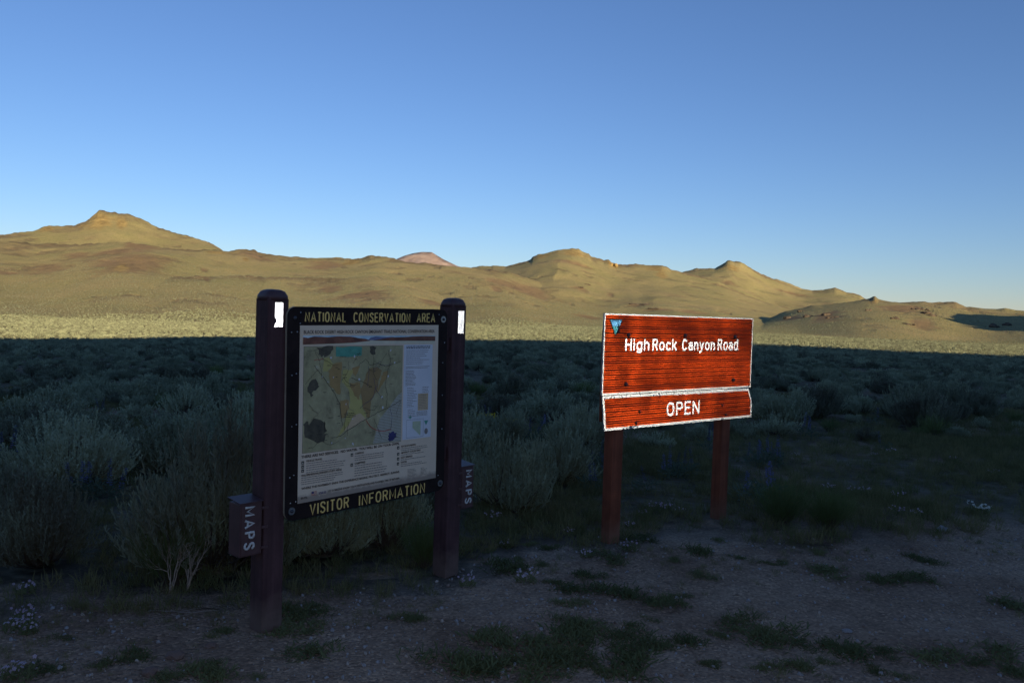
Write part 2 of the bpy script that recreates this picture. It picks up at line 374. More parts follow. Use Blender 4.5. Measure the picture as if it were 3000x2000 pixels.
LAND = land_mat()
def polar_az():
    front = np.arange(-38, 38.001, 0.075)
    side = np.linspace(38, 322, 152)[1:-1]
    return np.radians(np.concatenate([front, side]))
def polar_patch(name, radii, close_center=False):
    az = polar_az(); na = len(az); nr = len(radii)
    Rr, Aa = np.meshgrid(radii, az, indexing='ij')
    X = Rr * np.sin(Aa); Y = Rr * np.cos(Aa)
    Z, crag = ground_z(X, Y, True)
    if radii[-1] > 3000: Z = Z - np.clip(Rr - 3000, 0, None) * 0.004
    V = np.stack([X, Y, Z], -1).reshape(-1, 3)
    i = np.arange(nr - 1)[:, None] * na; j = np.arange(na)[None]; j2 = (j + 1) % na
    Fq = np.stack([i + j, i + j2, i + na + j2, i + na + j], -1).reshape(-1, 4)[:, ::-1]
    if close_center:
        V = np.concatenate([V, [[0, 0, float(Z[0].mean())]]])
        # the camera stands over this spot: a fan closes the sheet
        cidx = len(V) - 1
        fan = np.stack([np.full(na, cidx), np.arange(na), (np.arange(na) + 1) % na, (np.arange(na) + 1) % na], -1)[:, ::-1]
    me = mesh_np(name, V, Fq, LAND, smooth=True)
    if close_center:
        bm = bmesh.new(); bm.from_mesh(me); bm.verts.ensure_lookup_table()
        for k in range(na):
            bm.faces.new((bm.verts[cidx], bm.verts[(k + 1) % na], bm.verts[k]))
        bm.to_mesh(me); bm.free()
    x, y = V[:, 0], V[:, 1]; d = np.hypot(x, y)
    cr = np.concatenate([crag.ravel(), [0.0]]) if close_center else crag.ravel()
    rock = np.where(d > 450, blobs(x, y, RED), 0) if radii[-1] > 450 else np.zeros_like(x)
    yel = np.where(d > 450, blobs(x, y, YEL), 0) if radii[-1] > 450 else np.zeros_like(x)
    # dirt: bare in the pull-out, thinning into the brush, gone by the plain
    dd = y - veg_y(x) + 1.0 * fbm(x / 1.3, y / 1.3, 4, 81) - 0.1
    bare = 0.45 * sstep(0.12, 0.40, fbm(x / 1.7, y / 1.7, 3, 83)) * (1 - sstep(14, 40, d))
    dirt = np.clip(1 - sstep(-0.45, 0.75, dd), 0, 1); dirt = np.maximum(dirt, bare)
    dirt = np.where(d > 60, 0, dirt)
    litter = (1 - sstep(330, 560, d))
    for nm, arr in (('rock', rock), ('crag', cr), ('yellow', yel), ('dirt', dirt), ('litter', litter), ('height', V[:, 2])):
        at = me.attributes.new(nm, 'FLOAT', 'POINT'); at.data.foreach_set('value', np.asarray(arr, np.float32))
    o = obj(name, me)
    return o
R_NEAR = np.concatenate([[0.6], np.geomspace(0.8, 420, 215)])
R_FAR = np.concatenate([np.arange(420, 1700, 7.5), np.arange(1700, 2600, 13), np.geomspace(2600, 7000, 18)])
tag(polar_patch('ground', R_NEAR, True), kind='structure')
tag(polar_patch('hills', R_FAR), kind='structure')

# a lone far mountain seen through the saddle, pale pink rock
def far_mountain():
    az = np.radians(np.linspace(-10.5, -1.2, 160)); t = np.linspace(-1, 1, 41)
    K = [(-10.5, 120), (-9.6, 179.1), (-8.11, 257.6), (-7.65, 272.8), (-7.07, 286.7), (-6.48, 295.3), (-5.78, 296.5), (-5.42, 281.1), (-4.94, 261.6), (-3.98, 231.1), (-2.06, 199.4), (-1.2, 120)]
    H = np.interp(np.degrees(az), [k[0] for k in K], [k[1] for k in K])
    V = []
    for tt in t:
        d = 4200 + tt * 600
        f = (1 - abs(tt)) ** 1.2
        n = 14 * fbm(np.degrees(az) * 6, np.full_like(az, tt * 6), 4, 91) * (1 - f) * min(1, abs(tt) * 6)
        V.append(np.stack([d * np.sin(az), d * np.cos(az), (H - CAM_Z + 20) * f - 20 + CAM_Z + n], -1))
    V = np.array(V); na = len(az)
    i = np.arange(len(t) - 1)[:, None] * na; j = np.arange(na - 1)[None]
    Fq = np.stack([i + j, i + j + 1, i + na + j + 1, i + na + j], -1).reshape(-1, 4)[:, ::-1]
    m, nt, b = new_mat('pale_rock')
    P = coords(nt, 'Object', (1, 1, 2.5)); f = noise(nt, P, 0.012, 6.0, 0.6)
    nt.links.new(ramp(nt, f, [(0.3, (0.22, 0.165, 0.145)), (0.55, (0.30, 0.235, 0.21)), (0.72, (0.42, 0.35, 0.32))]), b.inputs['Base Color'])
    b.inputs['Roughness'].default_value = 1.0
    bump(nt, b, f, 0.6, 30.0)
    return tag(obj('mountain', mesh_np('mountain', V.reshape(-1, 3), Fq, m, True)), kind='structure')
far_mountain()
# the ridge behind the camera whose evening shadow lies over the flat
EDGE = [(-900, -20), (-420, 40), (-260, 78), (-150, 108), (-80, 129), (-31, 165), (20, 178), (60, 186), (106, 175), (170, 160), (300, 120), (500, 40), (900, -80)]
def back_ridge():
    run = 620.0
    E = np.array(EDGE, float)
    s = np.linspace(0, len(E) - 1, 260); ex = np.interp(s, np.arange(len(E)), E[:, 0]); ey = np.interp(s, np.arange(len(E)), E[:, 1])
    for _ in range(6):
        ex[1:-1] = (ex[:-2] + ex[1:-1] * 2 + ex[2:]) / 4; ey[1:-1] = (ey[:-2] + ey[1:-1] * 2 + ey[2:]) / 4
    ez = plain_z(ex, ey) + 0.3
    cx = ex + run * SUN_H[0]; cy = ey + run * SUN_H[1]; cz = ez + run * math.tan(SUN_EL) + 1.6 * fbm(s * 2.2, s * 0, 3, 95)
    tx = np.gradient(cx); ty = np.gradient(cy); ln = np.hypot(tx, ty); nx, ny = -ty / ln, tx / ln
    t = np.concatenate([-np.geomspace(1, 0.01, 14), [0], np.geomspace(0.01, 1, 14)])
    V = []
    for tt in t:
        w = 230.0 if tt > 0 else 420.0
        f = (1 - abs(tt)) ** 1.5
        px = cx + nx * tt * w; py = cy + ny * tt * w
        z = -3 + (cz + 3) * f + 5 * fbm(px / 50, py / 50, 3, 97) * (1 - f) * min(1, abs(tt) * 8)
        V.append(np.stack([px, py, z], -1))
    V = np.array(V); na = len(cx)
    i = np.arange(len(t) - 1)[:, None] * na; j = np.arange(na - 1)[None]
    Fq = np.stack([i + j, i + j + 1, i + na + j + 1, i + na + j], -1).reshape(-1, 4)
    return tag(obj('ridge', mesh_np('ridge', V.reshape(-1, 3), Fq, LAND, True)), kind='structure')
back_ridge()
# a knoll beyond the right edge of the view; its shadow reaches over the foot of the low rocky hill
def side_knoll():
    n = 90; t = np.linspace(0, 1, n); cr = np.linspace(-1, 1, 31)
    ax = 446 + (620 - 446) * t; ay = 632 + (722 - 632) * t
    hc = np.interp(t, [0, .05, .10, .16, .22, .4, .6, .8, 1], [12, 33, 28, 42, 41, 50, 54, 46, 8]) + 3.0 * fbm(t * 14, t * 0, 3, 99)
    V = []
    for c in cr:
        V.append(np.stack([ax + c * 60 * 0.45, ay - c * 60 * 0.893, -9 + (hc + 2) * (1 - abs(c)) ** 1.1], -1))
    V = np.array(V); i = np.arange(len(cr) - 1)[:, None] * n; j = np.arange(n - 1)[None]
    Fq = np.stack([i + j, i + j + 1, i + n + j + 1, i + n + j], -1).reshape(-1, 4)
    return tag(obj('knoll', mesh_np('knoll', V.reshape(-1, 3), Fq, LAND, True)), kind='structure')
side_knoll()
# ------------------------------------------------------------------ a plain stroke alphabet (cap height 1)
def _oval(cx, cy, rx, ry, a0=0, a1=360, n=18, sq=2.6):
    t = np.radians(np.linspace(a0, a1, n)); c, s = np.cos(t), np.sin(t)
    return [(cx + rx * np.sign(a) * abs(a) ** (2 / sq), cy + ry * np.sign(b) * abs(b) ** (2 / sq)) for a, b in zip(c, s)]
def _ol(*p): return list(p)
GL = {
 'A': (.56, [_ol((0,0),(.28,1),(.56,0)), _ol((.09,.31),(.47,.31))]),
 'C': (.48, [_oval(.24,.5,.24,.5,38,322)]),
 'E': (.42, [_ol((.42,1),(0,1),(0,0),(.42,0)), _ol((0,.52),(.36,.52))]),
 'F': (.42, [_ol((.42,1),(0,1),(0,0)), _ol((0,.52),(.36,.52))]),
 'H': (.48, [_ol((0,0),(0,1)), _ol((.48,0),(.48,1)), _ol((0,.5),(.48,.5))]),
 'I': (.0, [_ol((0,0),(0,1))]),
 'L': (.38, [_ol((0,1),(0,0),(.38,0))]),
 'M': (.62, [_ol((0,0),(0,1),(.31,.22),(.62,1),(.62,0))]),
 'N': (.50, [_ol((0,0),(0,1),(.50,0),(.50,1))]),
 'O': (.50, [_oval(.25,.5,.25,.5)]),
 'P': (.44, [_ol((0,0),(0,1),(.26,1),(.38,.96),(.44,.85),(.44,.65),(.38,.53),(.26,.48),(0,.48))]),
 'R': (.46, [_ol((0,0),(0,1),(.26,1),(.38,.96),(.44,.86),(.44,.67),(.38,.56),(.26,.51),(0,.51)), _ol((.24,.51),(.46,0))]),
 'S': (.44, [_ol((.43,.78),(.40,.92),(.30,.99),(.15,.99),(.04,.92),(.01,.78),(.05,.65),(.17,.56),(.28,.48),(.40,.38),(.44,.24),(.40,.09),(.29,.01),(.15,.01),(.04,.08),(0,.22))]),
 'T': (.46, [_ol((0,1),(.46,1)), _ol((.23,1),(.23,0))]),
 'V': (.52, [_ol((0,1),(.26,0),(.52,1))]),
 'i': (.0, [_ol((0,0),(0,.66)), _ol((0,.97),(0,1.0))]),
 'g': (.42, [_oval(.21,.38,.21,.34), _ol((.42,.72),(.42,-.08),(.36,-.20),(.22,-.25),(.06,-.20),(.02,-.14))]),
 'h': (.40, [_ol((0,0),(0,1)), _ol((0,.50),(.07,.65),(.20,.72),(.33,.67),(.40,.52),(.40,0))]),
 'o': (.44, [_oval(.22,.36,.22,.36)]),
 'c': (.40, [_oval(.22,.36,.22,.36,42,318)]),
 'k': (.40, [_ol((0,0),(0,1)), _ol((.38,.72),(.02,.30)), _ol((.14,.44),(.41,0))]),
 'a': (.40, [_ol((.02,.60),(.10,.70),(.21,.73),(.33,.69),(.40,.57),(.40,0)), _oval(.19,.20,.19,.20)]),
 'n': (.40, [_ol((0,0),(0,.72)), _ol((0,.50),(.07,.65),(.20,.72),(.33,.67),(.40,.52),(.40,0))]),
 'y': (.42, [_ol((0,.72),(.22,.06)), _ol((.42,.72),(.20,-.10),(.12,-.22),(0,-.24))]),
 'd': (.42, [_oval(.21,.36,.21,.36), _ol((.42,0),(.42,1))]),
}
def layout(word, width, cap, gap=0.17, sw=0.16):
    """strokes of each letter, fitted to the given overall width; returns [(char, [polyline...])] in metres"""
    tot = sum(GL[c][0] for c in word) + (gap + sw) * (len(word) - 1)
    sx = (width - sw * cap * 0.9) / tot
    x = sw * cap * 0.45; out = []
    for c in word:
        w, st = GL[c]
        out.append((c, [[(x + p[0] * sx, cap * (sw / 2 + p[1] * (1 - sw))) for p in s] for s in st]))
        x += (w + gap + sw) * sx
    return out
# ------------------------------------------------------------------ materials of the built things
def post_mat(name, col, dust, grain=26.0):
    m, nt, b = new_mat(name); P = coords(nt, 'Object'); g = noise(nt, coords(nt, 'Object', (1, 1, 0.05)), grain, 6.0, 0.65); f = noise(nt, P, 7.0, 5.0, 0.65)
    sep = nt.nodes.new('ShaderNodeSeparateXYZ'); nt.links.new(P, sep.inputs[0])
    lo = tuple(c * 0.62 for c in col); hi = tuple(c * 1.35 for c in col)
    c = mixc(nt, 1.0, ramp(nt, g, [(0.3, lo), (0.7, hi)]), ramp(nt, f, [(0.3, (0.75, 0.75, 0.75)), (0.7, (1.2, 1.2, 1.2))]), 'MULTIPLY')
    # splashed dust on the lowest hand's breadth
    k = math_n(nt, 'MULTIPLY', math_n(nt, 'SUBTRACT', math_n(nt, 'ADD', 0.06, math_n(nt, 'MULTIPLY', f, 0.30)), sep.outputs[2]), 6.0, True)
    c = mixc(nt, math_n(nt, 'MULTIPLY', k, 0.55), c, dust)
    nt.links.new(c, b.inputs['Base Color']); b.inputs['Roughness'].default_value = 0.72; b.inputs['Specular IOR Level'].default_value = 0.2
    bump(nt, b, g, 0.35, 0.004)
    return m
M_POST = post_mat('brown_stained_post', (0.074, 0.036, 0.037), (0.20, 0.14, 0.11))
M_CAP = plain_mat('dark_cap', (0.075, 0.037, 0.040), 0.5, 0.15, 14.0, spec=0.4)
M_PANEL = plain_mat('dark_panel', (0.020, 0.013, 0.012), 0.7, 0.35, 9.0, bmp=0.05, spec=0.12)
M_CORE = plain_mat('cream_panel_core', (0.36, 0.30, 0.22), 0.6, 0.15, 20.0)
M_ROUT = plain_mat('yellow_routed_letters', (0.88, 0.60, 0.19), 0.6, 0.15, 40.0)
M_BOLT = plain_mat('galvanised_steel', (0.30, 0.32, 0.36), 0.32, 0.2, 60.0, metallic=0.9)
M_DBOLT = plain_mat('dark_bolt', (0.06, 0.065, 0.08), 0.35, 0.2, 60.0, metallic=0.6)
M_BOX = plain_mat('dark_red_box_paint', (0.080, 0.038, 0.038), 0.5, 0.2, 18.0, bmp=0.08, spec=0.4)
M_WPAINT = plain_mat('chalky_stencil_paint', (0.55, 0.53, 0.50), 0.8, 0.3, 70.0)
M_RED_POST = post_mat('red_brown_stained_wood', (0.200, 0.055, 0.026), (0.22, 0.12, 0.08), 18.0)
M_ALU = plain_mat('aluminium_sheet', (0.35, 0.35, 0.36), 0.45, 0.1, 20.0, metallic=0.8)

# ------------------------------------------------------------------ visitor information kiosk
kiosk = empty('information_kiosk', (-1.2966, 4.3416, 0.0), 0.846)
tag(kiosk, 'dark brown two-post visitor information board with a map poster, left of the road sign', 'information board')
PW, PS, KH = 0.126, 1.362, 1.854
def kiosk_post(x0, zb):
    bm = bmesh.new(); add_box(bm, (x0, 0, zb - 0.25), (x0 + PW, PW, KH - 0.052), 0.007, 2)
    p = bm_obj('post', bm, M_POST, kiosk)
    bm = bmesh.new()
    n = 10; o = 0.0035; g = np.linspace(-1, 1, n + 1)
    vs = [[None] * (n + 1) for _ in range(n + 1)]
    hw = PW / 2 + o
    for i, a in enumerate(g):
        for j, b in enumerate(g):
            # rounded-square plan, pillow top
            r = max(abs(a), abs(b)); k = (abs(a) ** 5 + abs(b) ** 5) ** 0.2 + 1e-9; s = r / k if r > 0 else 1
            h = 0.036 * math.sqrt(max(0, 1 - r ** 2.6))
            vs[i][j] = bm.verts.new((x0 + PW / 2 + a * s * hw, PW / 2 + b * s * hw, KH - 0.040 + h))
    for i in range(n):
        for j in range(n): bm.faces.new((vs[i][j], vs[i + 1][j], vs[i + 1][j + 1], vs[i][j + 1]))
    rim = [vs[i][0] for i in range(n)] + [vs[n][j] for j in range(n)] + [vs[i][n] for i in range(n, 0, -1)] + [vs[0][j] for j in range(n, 0, -1)]
    low = [bm.verts.new((v.co.x, v.co.y, KH - 0.064)) for v in rim]
    for i in range(len(rim)):
        bm.faces.new((rim[i], low[i], low[(i + 1) % len(rim)], rim[(i + 1) % len(rim)]))
    bm.faces.new(low)
    bmesh.ops.recalc_face_normals(bm, faces=bm.faces)
    bm_obj('cap', bm, M_CAP, p, True)
    return p
post_l = kiosk_post(0.0, 0.0); post_r = kiosk_post(PS, -0.05)
# rails behind the board tie the posts together
for z in (0.78, 1.50):
    bm = bmesh.new(); add_box(bm, (PW - 0.004, 0.022, z), (PS + 0.004, 0.06, z + 0.09), 0.003, 1); bm_obj('rail', bm, M_POST, kiosk)
panel = empty('sign_panel'); COL.objects.unlink(panel)
def rrect(u0, v0, u1, v1, r, n=7):
    P = []
    for cx, cz, a0 in ((u1 - r, v0 + r, -90), (u1 - r, v1 - r, 0), (u0 + r, v1 - r, 90), (u0 + r, v0 + r, 180)):
        for k in range(n + 1):
            a = math.radians(a0 + 90 * k / n); P.append((cx + r * math.cos(a), cz + r * math.sin(a)))
    return P
bm = bmesh.new(); add_prism(bm, rrect(0, 0, 1.194, 1.174, 0.055), 0.0, 0.0165, 0, 1)
panel = bm_obj('sign_panel', bm, [M_PANEL, M_CORE], kiosk)
panel.location = (0.1145, -0.0185, 0.5856); panel.rotation_euler = (0, -0.0098, 0)
def stroke_letters(name, word, u0, u1, v0, cap, y, rad, mt, parent, rot=False, flat=0.35, sw=0.16, gap=0.15):
    for ch, st in layout(word, (u1 - u0), cap, gap, sw):
        paths = []
        for s in st:
            P = np.array([(q[0], 0.0, q[1]) for q in s])
            # extend the ends a touch so strokes close
            paths.append(P)
        V, Fq = tube_np(paths, [rad] * len(paths), 6)
        V[:, 1] *= flat
        if rot: V = np.stack([V[:, 2], V[:, 1], -V[:, 0]], -1)
        V = V + np.array([u0 if not rot else rot[0], y, v0 if not rot else rot[1]])
        o = obj(name, mesh_np(name, V, Fq, mt, True), parent)
stroke_letters('letter', 'NATIONAL', 0.111, 0.388, 1.088, 0.060, -0.0006, 0.0048, M_ROUT, panel)
stroke_letters('letter', 'CONSERVATION', 0.441, 0.876, 1.088, 0.060, -0.0006, 0.0048, M_ROUT, panel)
stroke_letters('letter', 'AREA', 0.928, 1.085, 1.088, 0.061, -0.0006, 0.0048, M_ROUT, panel)
stroke_letters('letter', 'VISITOR', 0.160, 0.432, 0.0065, 0.070, -0.0006, 0.0052, M_ROUT, panel)
stroke_letters('letter', 'INFORMATION', 0.503, 1.028, 0.003, 0.070, -0.0006, 0.0052, M_ROUT, panel)
for (u, v) in ((1.1564, 1.110), (0.0437, 0.0545), (1.1586, 0.047)):
    bm = bmesh.new(); add_cyl(bm, (u, v), 0.021, -0.0035, 0.0, 20); w = bm_obj('washer', bm, M_BOLT, panel)
    bm = bmesh.new(); add_cyl(bm, (u, v), 0.0095, -0.007, -0.0033, 14, 0, 0.005); bm_obj('bolt', bm, M_DBOLT, panel, True)
bm = bmesh.new(); add_cyl(bm, (0.049, 1.112), 0.011, -0.003, 0.0, 12, 0, 0.003); bm_obj('bolt', bm, M_DBOLT, panel, True)
for (u, v) in ((0.084, 1.142), (0.082, 1.082), (0.028, 1.034), (0.064, 1.036), (0.034, 0.80), (0.062, 0.808), (0.038, 0.52), (0.066, 0.528), (0.03, 0.24), (0.055, 0.25), (0.036, 0.098), (0.07, 0.102), (1.118, 1.14), (1.16, 0.83), (1.162, 0.62), (1.165, 0.40), (1.14, 0.10), (1.172, 0.96)):
    bm = bmesh.new(); add_cyl(bm, (u, v), 0.0042, -0.0016, 0.0, 8, 0, 0.001); bm_obj('screw', bm, M_BOLT, panel)

# --- the printed poster (flat print built as thin layers)
def print_mat(name, a, c, scale=30.0, rough=0.55): 
    m, nt, b = new_mat(name); f = noise(nt, coords(nt, 'Object'), scale, 4.0)
    nt.links.new(ramp(nt, f, [(0.3, a), (0.7, c)]), b.inputs['Base Color']); b.inputs['Roughness'].default_value = rough
    b.inputs['Specular IOR Level'].default_value = 0.3
    return m
def poster_mat():
    m, nt, b = new_mat('weathered_poster'); P = coords(nt, 'Object')
    sep = nt.nodes.new('ShaderNodeSeparateXYZ'); nt.links.new(P, sep.inputs[0])
    f = noise(nt, P, 5.0, 5.0); g = noise(nt, P, 38.0, 5.0)
    base = ramp(nt, f, [(0.3, (0.70, 0.55, 0.40)), (0.7, (0.80, 0.64, 0.47))])
    # mud splashed along the bottom edge
    hz = math_n(nt, 'SUBTRACT', math_n(nt, 'ADD', sep.outputs[2], math_n(nt, 'MULTIPLY', g, 0.05)), 0.135)
    k = ramp(nt, math_n(nt, 'MULTIPLY', hz, 30.0, True), [(0.0, (0.8, 0.8, 0.8)), (0.9, (0, 0, 0))])
    nt.links.new(mixc(nt, k, base, (0.26, 0.20, 0.16)), b.inputs['Base Color'])
    b.inputs['Roughness'].default_value = 0.5; b.inputs['Specular IOR Level'].default_value = 0.25
    return m
def map_mat():
    m, nt, b = new_mat('relief_map_print'); P = coords(nt, 'Object', (1, 1, 0.8))
    f = noise(nt, P, 13.0, 8.0, 0.72); g = noise(nt, P, 4.0, 3.0)
    c = ramp(nt, f, [(0.28, (0.130, 0.108, 0.066)), (0.42, (0.330, 0.295, 0.165)), (0.58, (0.430, 0.385, 0.215)), (0.66, (0.50, 0.45, 0.28)), (0.76, (0.60, 0.58, 0.52))])
    c = mixc(nt, ramp(nt, g, [(0.45, (0, 0, 0)), (0.7, (0.35, 0.35, 0.35))]), c, (0.27, 0.26, 0.115))
    nt.links.new(c, b.inputs['Base Color']); b.inputs['Roughness'].default_value = 0.5; b.inputs['Specular IOR Level'].default_value = 0.25
    return m
def hatch_mat():
    m, nt, b = new_mat('checkered_map_print')
    t = nt.nodes.new('ShaderNodeTexCoord'); mp = nt.nodes.new('ShaderNodeMapping'); mp.inputs['Rotation'].default_value = (0, math.radians(45), 0)
    nt.links.new(t.outputs['Object'], mp.inputs[0])
    ck = nt.nodes.new('ShaderNodeTexChecker'); ck.inputs['Scale'].default_value = 150.0
    ck.inputs['Color1'].default_value = (0.52, 0.49, 0.42, 1); ck.inputs['Color2'].default_value = (0.25, 0.24, 0.16, 1)
    nt.links.new(mp.outputs[0], ck.inputs['Vector']); nt.links.new(ck.outputs[0], b.inputs['Base Color']); b.inputs['Roughness'].default_value = 0.5
    return m
def flat(name, pts, lay, mt, parent=None):
    """one printed shape; pts in panel (u, v); lay = print layer"""
    y = -0.0034 - 0.0007 * lay
    me = bpy.data.meshes.new(name); bm = bmesh.new()
    f = bm.faces.new([bm.verts.new((p[0], y, p[1] - 0.0098 * p[0])) for p in pts]); f.normal_update()
    if f.normal.y > 0: f.normal_flip()
    bmesh.ops.triangulate(bm, faces=bm.faces[:])
    bm.to_mesh(me); bm.free(); me.materials.append(mt)
    return obj(name, me, parent or panel)
def quad(name, u0, v0, u1, v1, lay, mt): return flat(name, [(u0, v0), (u1, v0), (u1, v1), (u0, v1)], lay, mt)
def wob(pts, amp=0.006, n=5, seed=1):
    r = np.random.default_rng(seed); out = []
    for i in range(len(pts)):
        a = np.array(pts[i]); c = np.array(pts[(i + 1) % len(pts)])
        for k in range(n):
            q = a + (c - a) * k / n
            out.append(tuple(q + r.normal(0, amp * (0.4 if k == 0 else 1), 2)))
    return out
bm = bmesh.new(); add_prism(bm, [(0.080, 0.089), (1.117, 0.0885), (1.113, 1.0735), (0.080, 1.071)], -0.0032, -0.0004)
bm_obj('poster', bm, poster_mat(), panel)
P_BLACK = print_mat('black_ink', (0.035, 0.03, 0.028), (0.055, 0.050, 0.045))
P_GREY = print_mat('grey_ink', (0.17, 0.15, 0.13), (0.30, 0.26, 0.23), 200)
P_BLUEGREY = print_mat('pale_blue_print', (0.588, 0.6, 0.634), (0.726, 0.728, 0.749), 4)
P_TEAL = print_mat('teal_print', (0.078, 0.28, 0.209), (0.121, 0.384, 0.274))
P_YEL = print_mat('yellow_print', (0.42, 0.365, 0.125), (0.52, 0.45, 0.16), 14)
P_ORG = print_mat('orange_print', (0.33, 0.22, 0.085), (0.42, 0.28, 0.11), 14)
P_BRN = print_mat('brown_print', (0.28, 0.19, 0.08), (0.34, 0.23, 0.1), 8)
P_DRK = print_mat('dark_relief_print', (0.048, 0.043, 0.032), (0.13, 0.112, 0.072), 22)
P_TAN = print_mat('tan_print', (0.518, 0.376, 0.223), (0.622, 0.464, 0.288), 10)
P_NAVY = print_mat('navy_print', (0.035, 0.032, 0.108), (0.06, 0.056, 0.173), 30)
P_MTN = print_mat('red_brown_print', (0.095, 0.038, 0.029), (0.259, 0.104, 0.065), 16)
P_SKYB = print_mat('sky_blue_print', (0.276, 0.48, 0.605), (0.691, 0.8, 0.792), 12)
P_PURP = print_mat('blue_hill_print', (0.121, 0.136, 0.245), (0.19, 0.192, 0.317), 20)
P_PLAYA = print_mat('pale_playa_print', (0.622, 0.576, 0.432), (0.76, 0.688, 0.504), 12)
P_RED = print_mat('red_line_ink', (0.346, 0.048, 0.043), (0.484, 0.08, 0.065), 40)
P_LGREEN = print_mat('pale_green_print', (0.415, 0.464, 0.317), (0.518, 0.56, 0.374), 30)
quad('banner', 0.0988, 0.966, 1.084, 1.0165, 1, P_PLAYA)
flat('banner_sky', [(0.0988, 0.9975), (0.55, 0.992), (1.084, 1.004), (1.084, 1.0165), (0.0988, 1.0165)], 2, P_SKYB)
flat('banner_hill', [(0.545, 0.990), (0.565, 1.005), (0.60, 1.011), (0.66, 1.008), (0.74, 1.009), (0.78, 0.998), (0.70, 0.990)], 3, P_PURP)
flat('banner_hill', [(0.0988, 0.9675), (0.0988, 1.008), (0.13, 1.004), (0.17, 1.012), (0.26, 1.008), (0.33, 1.013), (0.42, 1.011), (0.47, 1.003), (0.53, 0.997), (0.565, 0.9865), (0.45, 0.977), (0.36, 0.973), (0.24, 0.970)], 4, P_MTN)
flat('banner_hill', [(0.58, 0.988), (0.66, 0.999), (0.72, 1.006), (0.82, 1.008), (0.90, 1.012), (0.99, 1.014), (1.084, 1.013), (1.084, 0.9835), (0.9, 0.985), (0.72, 0.986)], 4, P_MTN)
quad('map_border', 0.1045, 0.3655, 0.8165, 0.957, 1, P_BLACK)
quad('map', 0.106, 0.367, 0.815, 0.9555, 2, map_mat())
flat('map_region', wob([(0.319, 0.954), (0.502, 0.9515), (0.500, 0.902), (0.46, 0.897), (0.317, 0.897)], 0.002, 4, 2), 3, P_TEAL)
flat('map_region', wob([(0.235, 0.893), (0.274, 0.892), (0.301, 0.856), (0.2875, 0.837), (0.261, 0.8136), (0.234, 0.816)], 0.0025, 4, 3), 3, P_YEL)
flat('map_region', wob([(0.306, 0.859), (0.361, 0.867), (0.361, 0.783), (0.349, 0.738), (0.3586, 0.685), (0.339, 0.68), (0.307, 0.714), (0.279, 0.735), (0.278, 0.773), (0.268, 0.812), (0.2875, 0.832)], 0.003, 4, 4), 4, P_ORG)
flat('map_region', wob([(0.3704, 0.822), (0.431, 0.817), (0.467, 0.832), (0.484, 0.818), (0.44, 0.80), (0.416, 0.768), (0.4173, 0.728), (0.468, 0.68), (0.51, 0.637), (0.512, 0.59), (0.542, 0.5615), (0.543, 0.5245), (0.385, 0.4675), (0.323, 0.421), (0.376, 0.4945), (0.406, 0.5645), (0.4245, 0.629), (0.41, 0.709), (0.361, 0.75)], 0.0028, 4, 5), 3, P_YEL)
flat('map_region', wob([(0.352, 0.643), (0.412, 0.643), (0.417, 0.597), (0.383, 0.543), (0.363, 0.545), (0.357, 0.594)], 0.003, 4, 6), 4, P_ORG)
flat('map_region', wob([(0.418, 0.744), (0.4905, 0.742), (0.499, 0.678), (0.4895, 0.642), (0.4515, 0.674), (0.4216, 0.7216)], 0.003, 4, 7), 4, P_ORG)
flat('map_region', wob([(0.438, 0.833), (0.487, 0.838), (0.48, 0.812), (0.4605, 0.779), (0.4394, 0.80)], 0.003, 4, 8), 4, P_ORG)
flat('map_region', wob([(0.5546, 0.823), (0.61, 0.829), (0.656, 0.806), (0.6335, 0.759), (0.627, 0.6985), (0.578, 0.633), (0.568, 0.529), (0.547, 0.534), (0.542, 0.5615), (0.516, 0.59), (0.51, 0.637), (0.496, 0.705), (0.523, 0.757)], 0.0022, 5, 9), 4, P_BRN)
flat('map_region', wob([(0.663, 0.796), (0.702, 0.805), (0.694, 0.764), (0.661, 0.724), (0.619, 0.672), (0.635, 0.7185), (0.651, 0.7655)], 0.003, 4, 10), 4, P_ORG)
flat('map_region', wob([(0.385, 0.467), (0.45, 0.55), (0.50, 0.56), (0.54, 0.526)], 0.002, 4, 12), 4, P_TAN)
flat('map_region', [(0.8135, 0.669), (0.8135, 0.3695), (0.595, 0.371), (0.615, 0.43), (0.642, 0.514), (0.71, 0.577), (0.7786, 0.649)], 3, hatch_mat())
flat('map_region', wob([(0.715, 0.425), (0.75, 0.436), (0.778, 0.4195), (0.77, 0.392), (0.7255, 0.376), (0.716, 0.397)], 0.006, 3, 11), 4, P_NAVY)
flat('map_region', wob([(0.138, 0.766), (0.183, 0.777), (0.202, 0.744), (0.1845, 0.707), (0.1555, 0.677), (0.136, 0.71)], 0.008, 4, 13), 3, P_DRK)
flat('map_region', wob([(0.137, 0.546), (0.219, 0.546), (0.267, 0.478), (0.253, 0.44), (0.208, 0.413), (0.112, 0.447), (0.110, 0.517)], 0.009, 4, 14), 3, P_DRK)
flat('map_region', wob([(0.19, 0.953), (0.30, 0.953), (0.28, 0.91), (0.22, 0.90)], 0.007, 4, 15), 3, P_DRK)
flat('map_region', wob([(0.56, 0.95), (0.61, 0.95), (0.60, 0.90), (0.575, 0.905)], 0.006, 3, 16), 3, P_DRK)
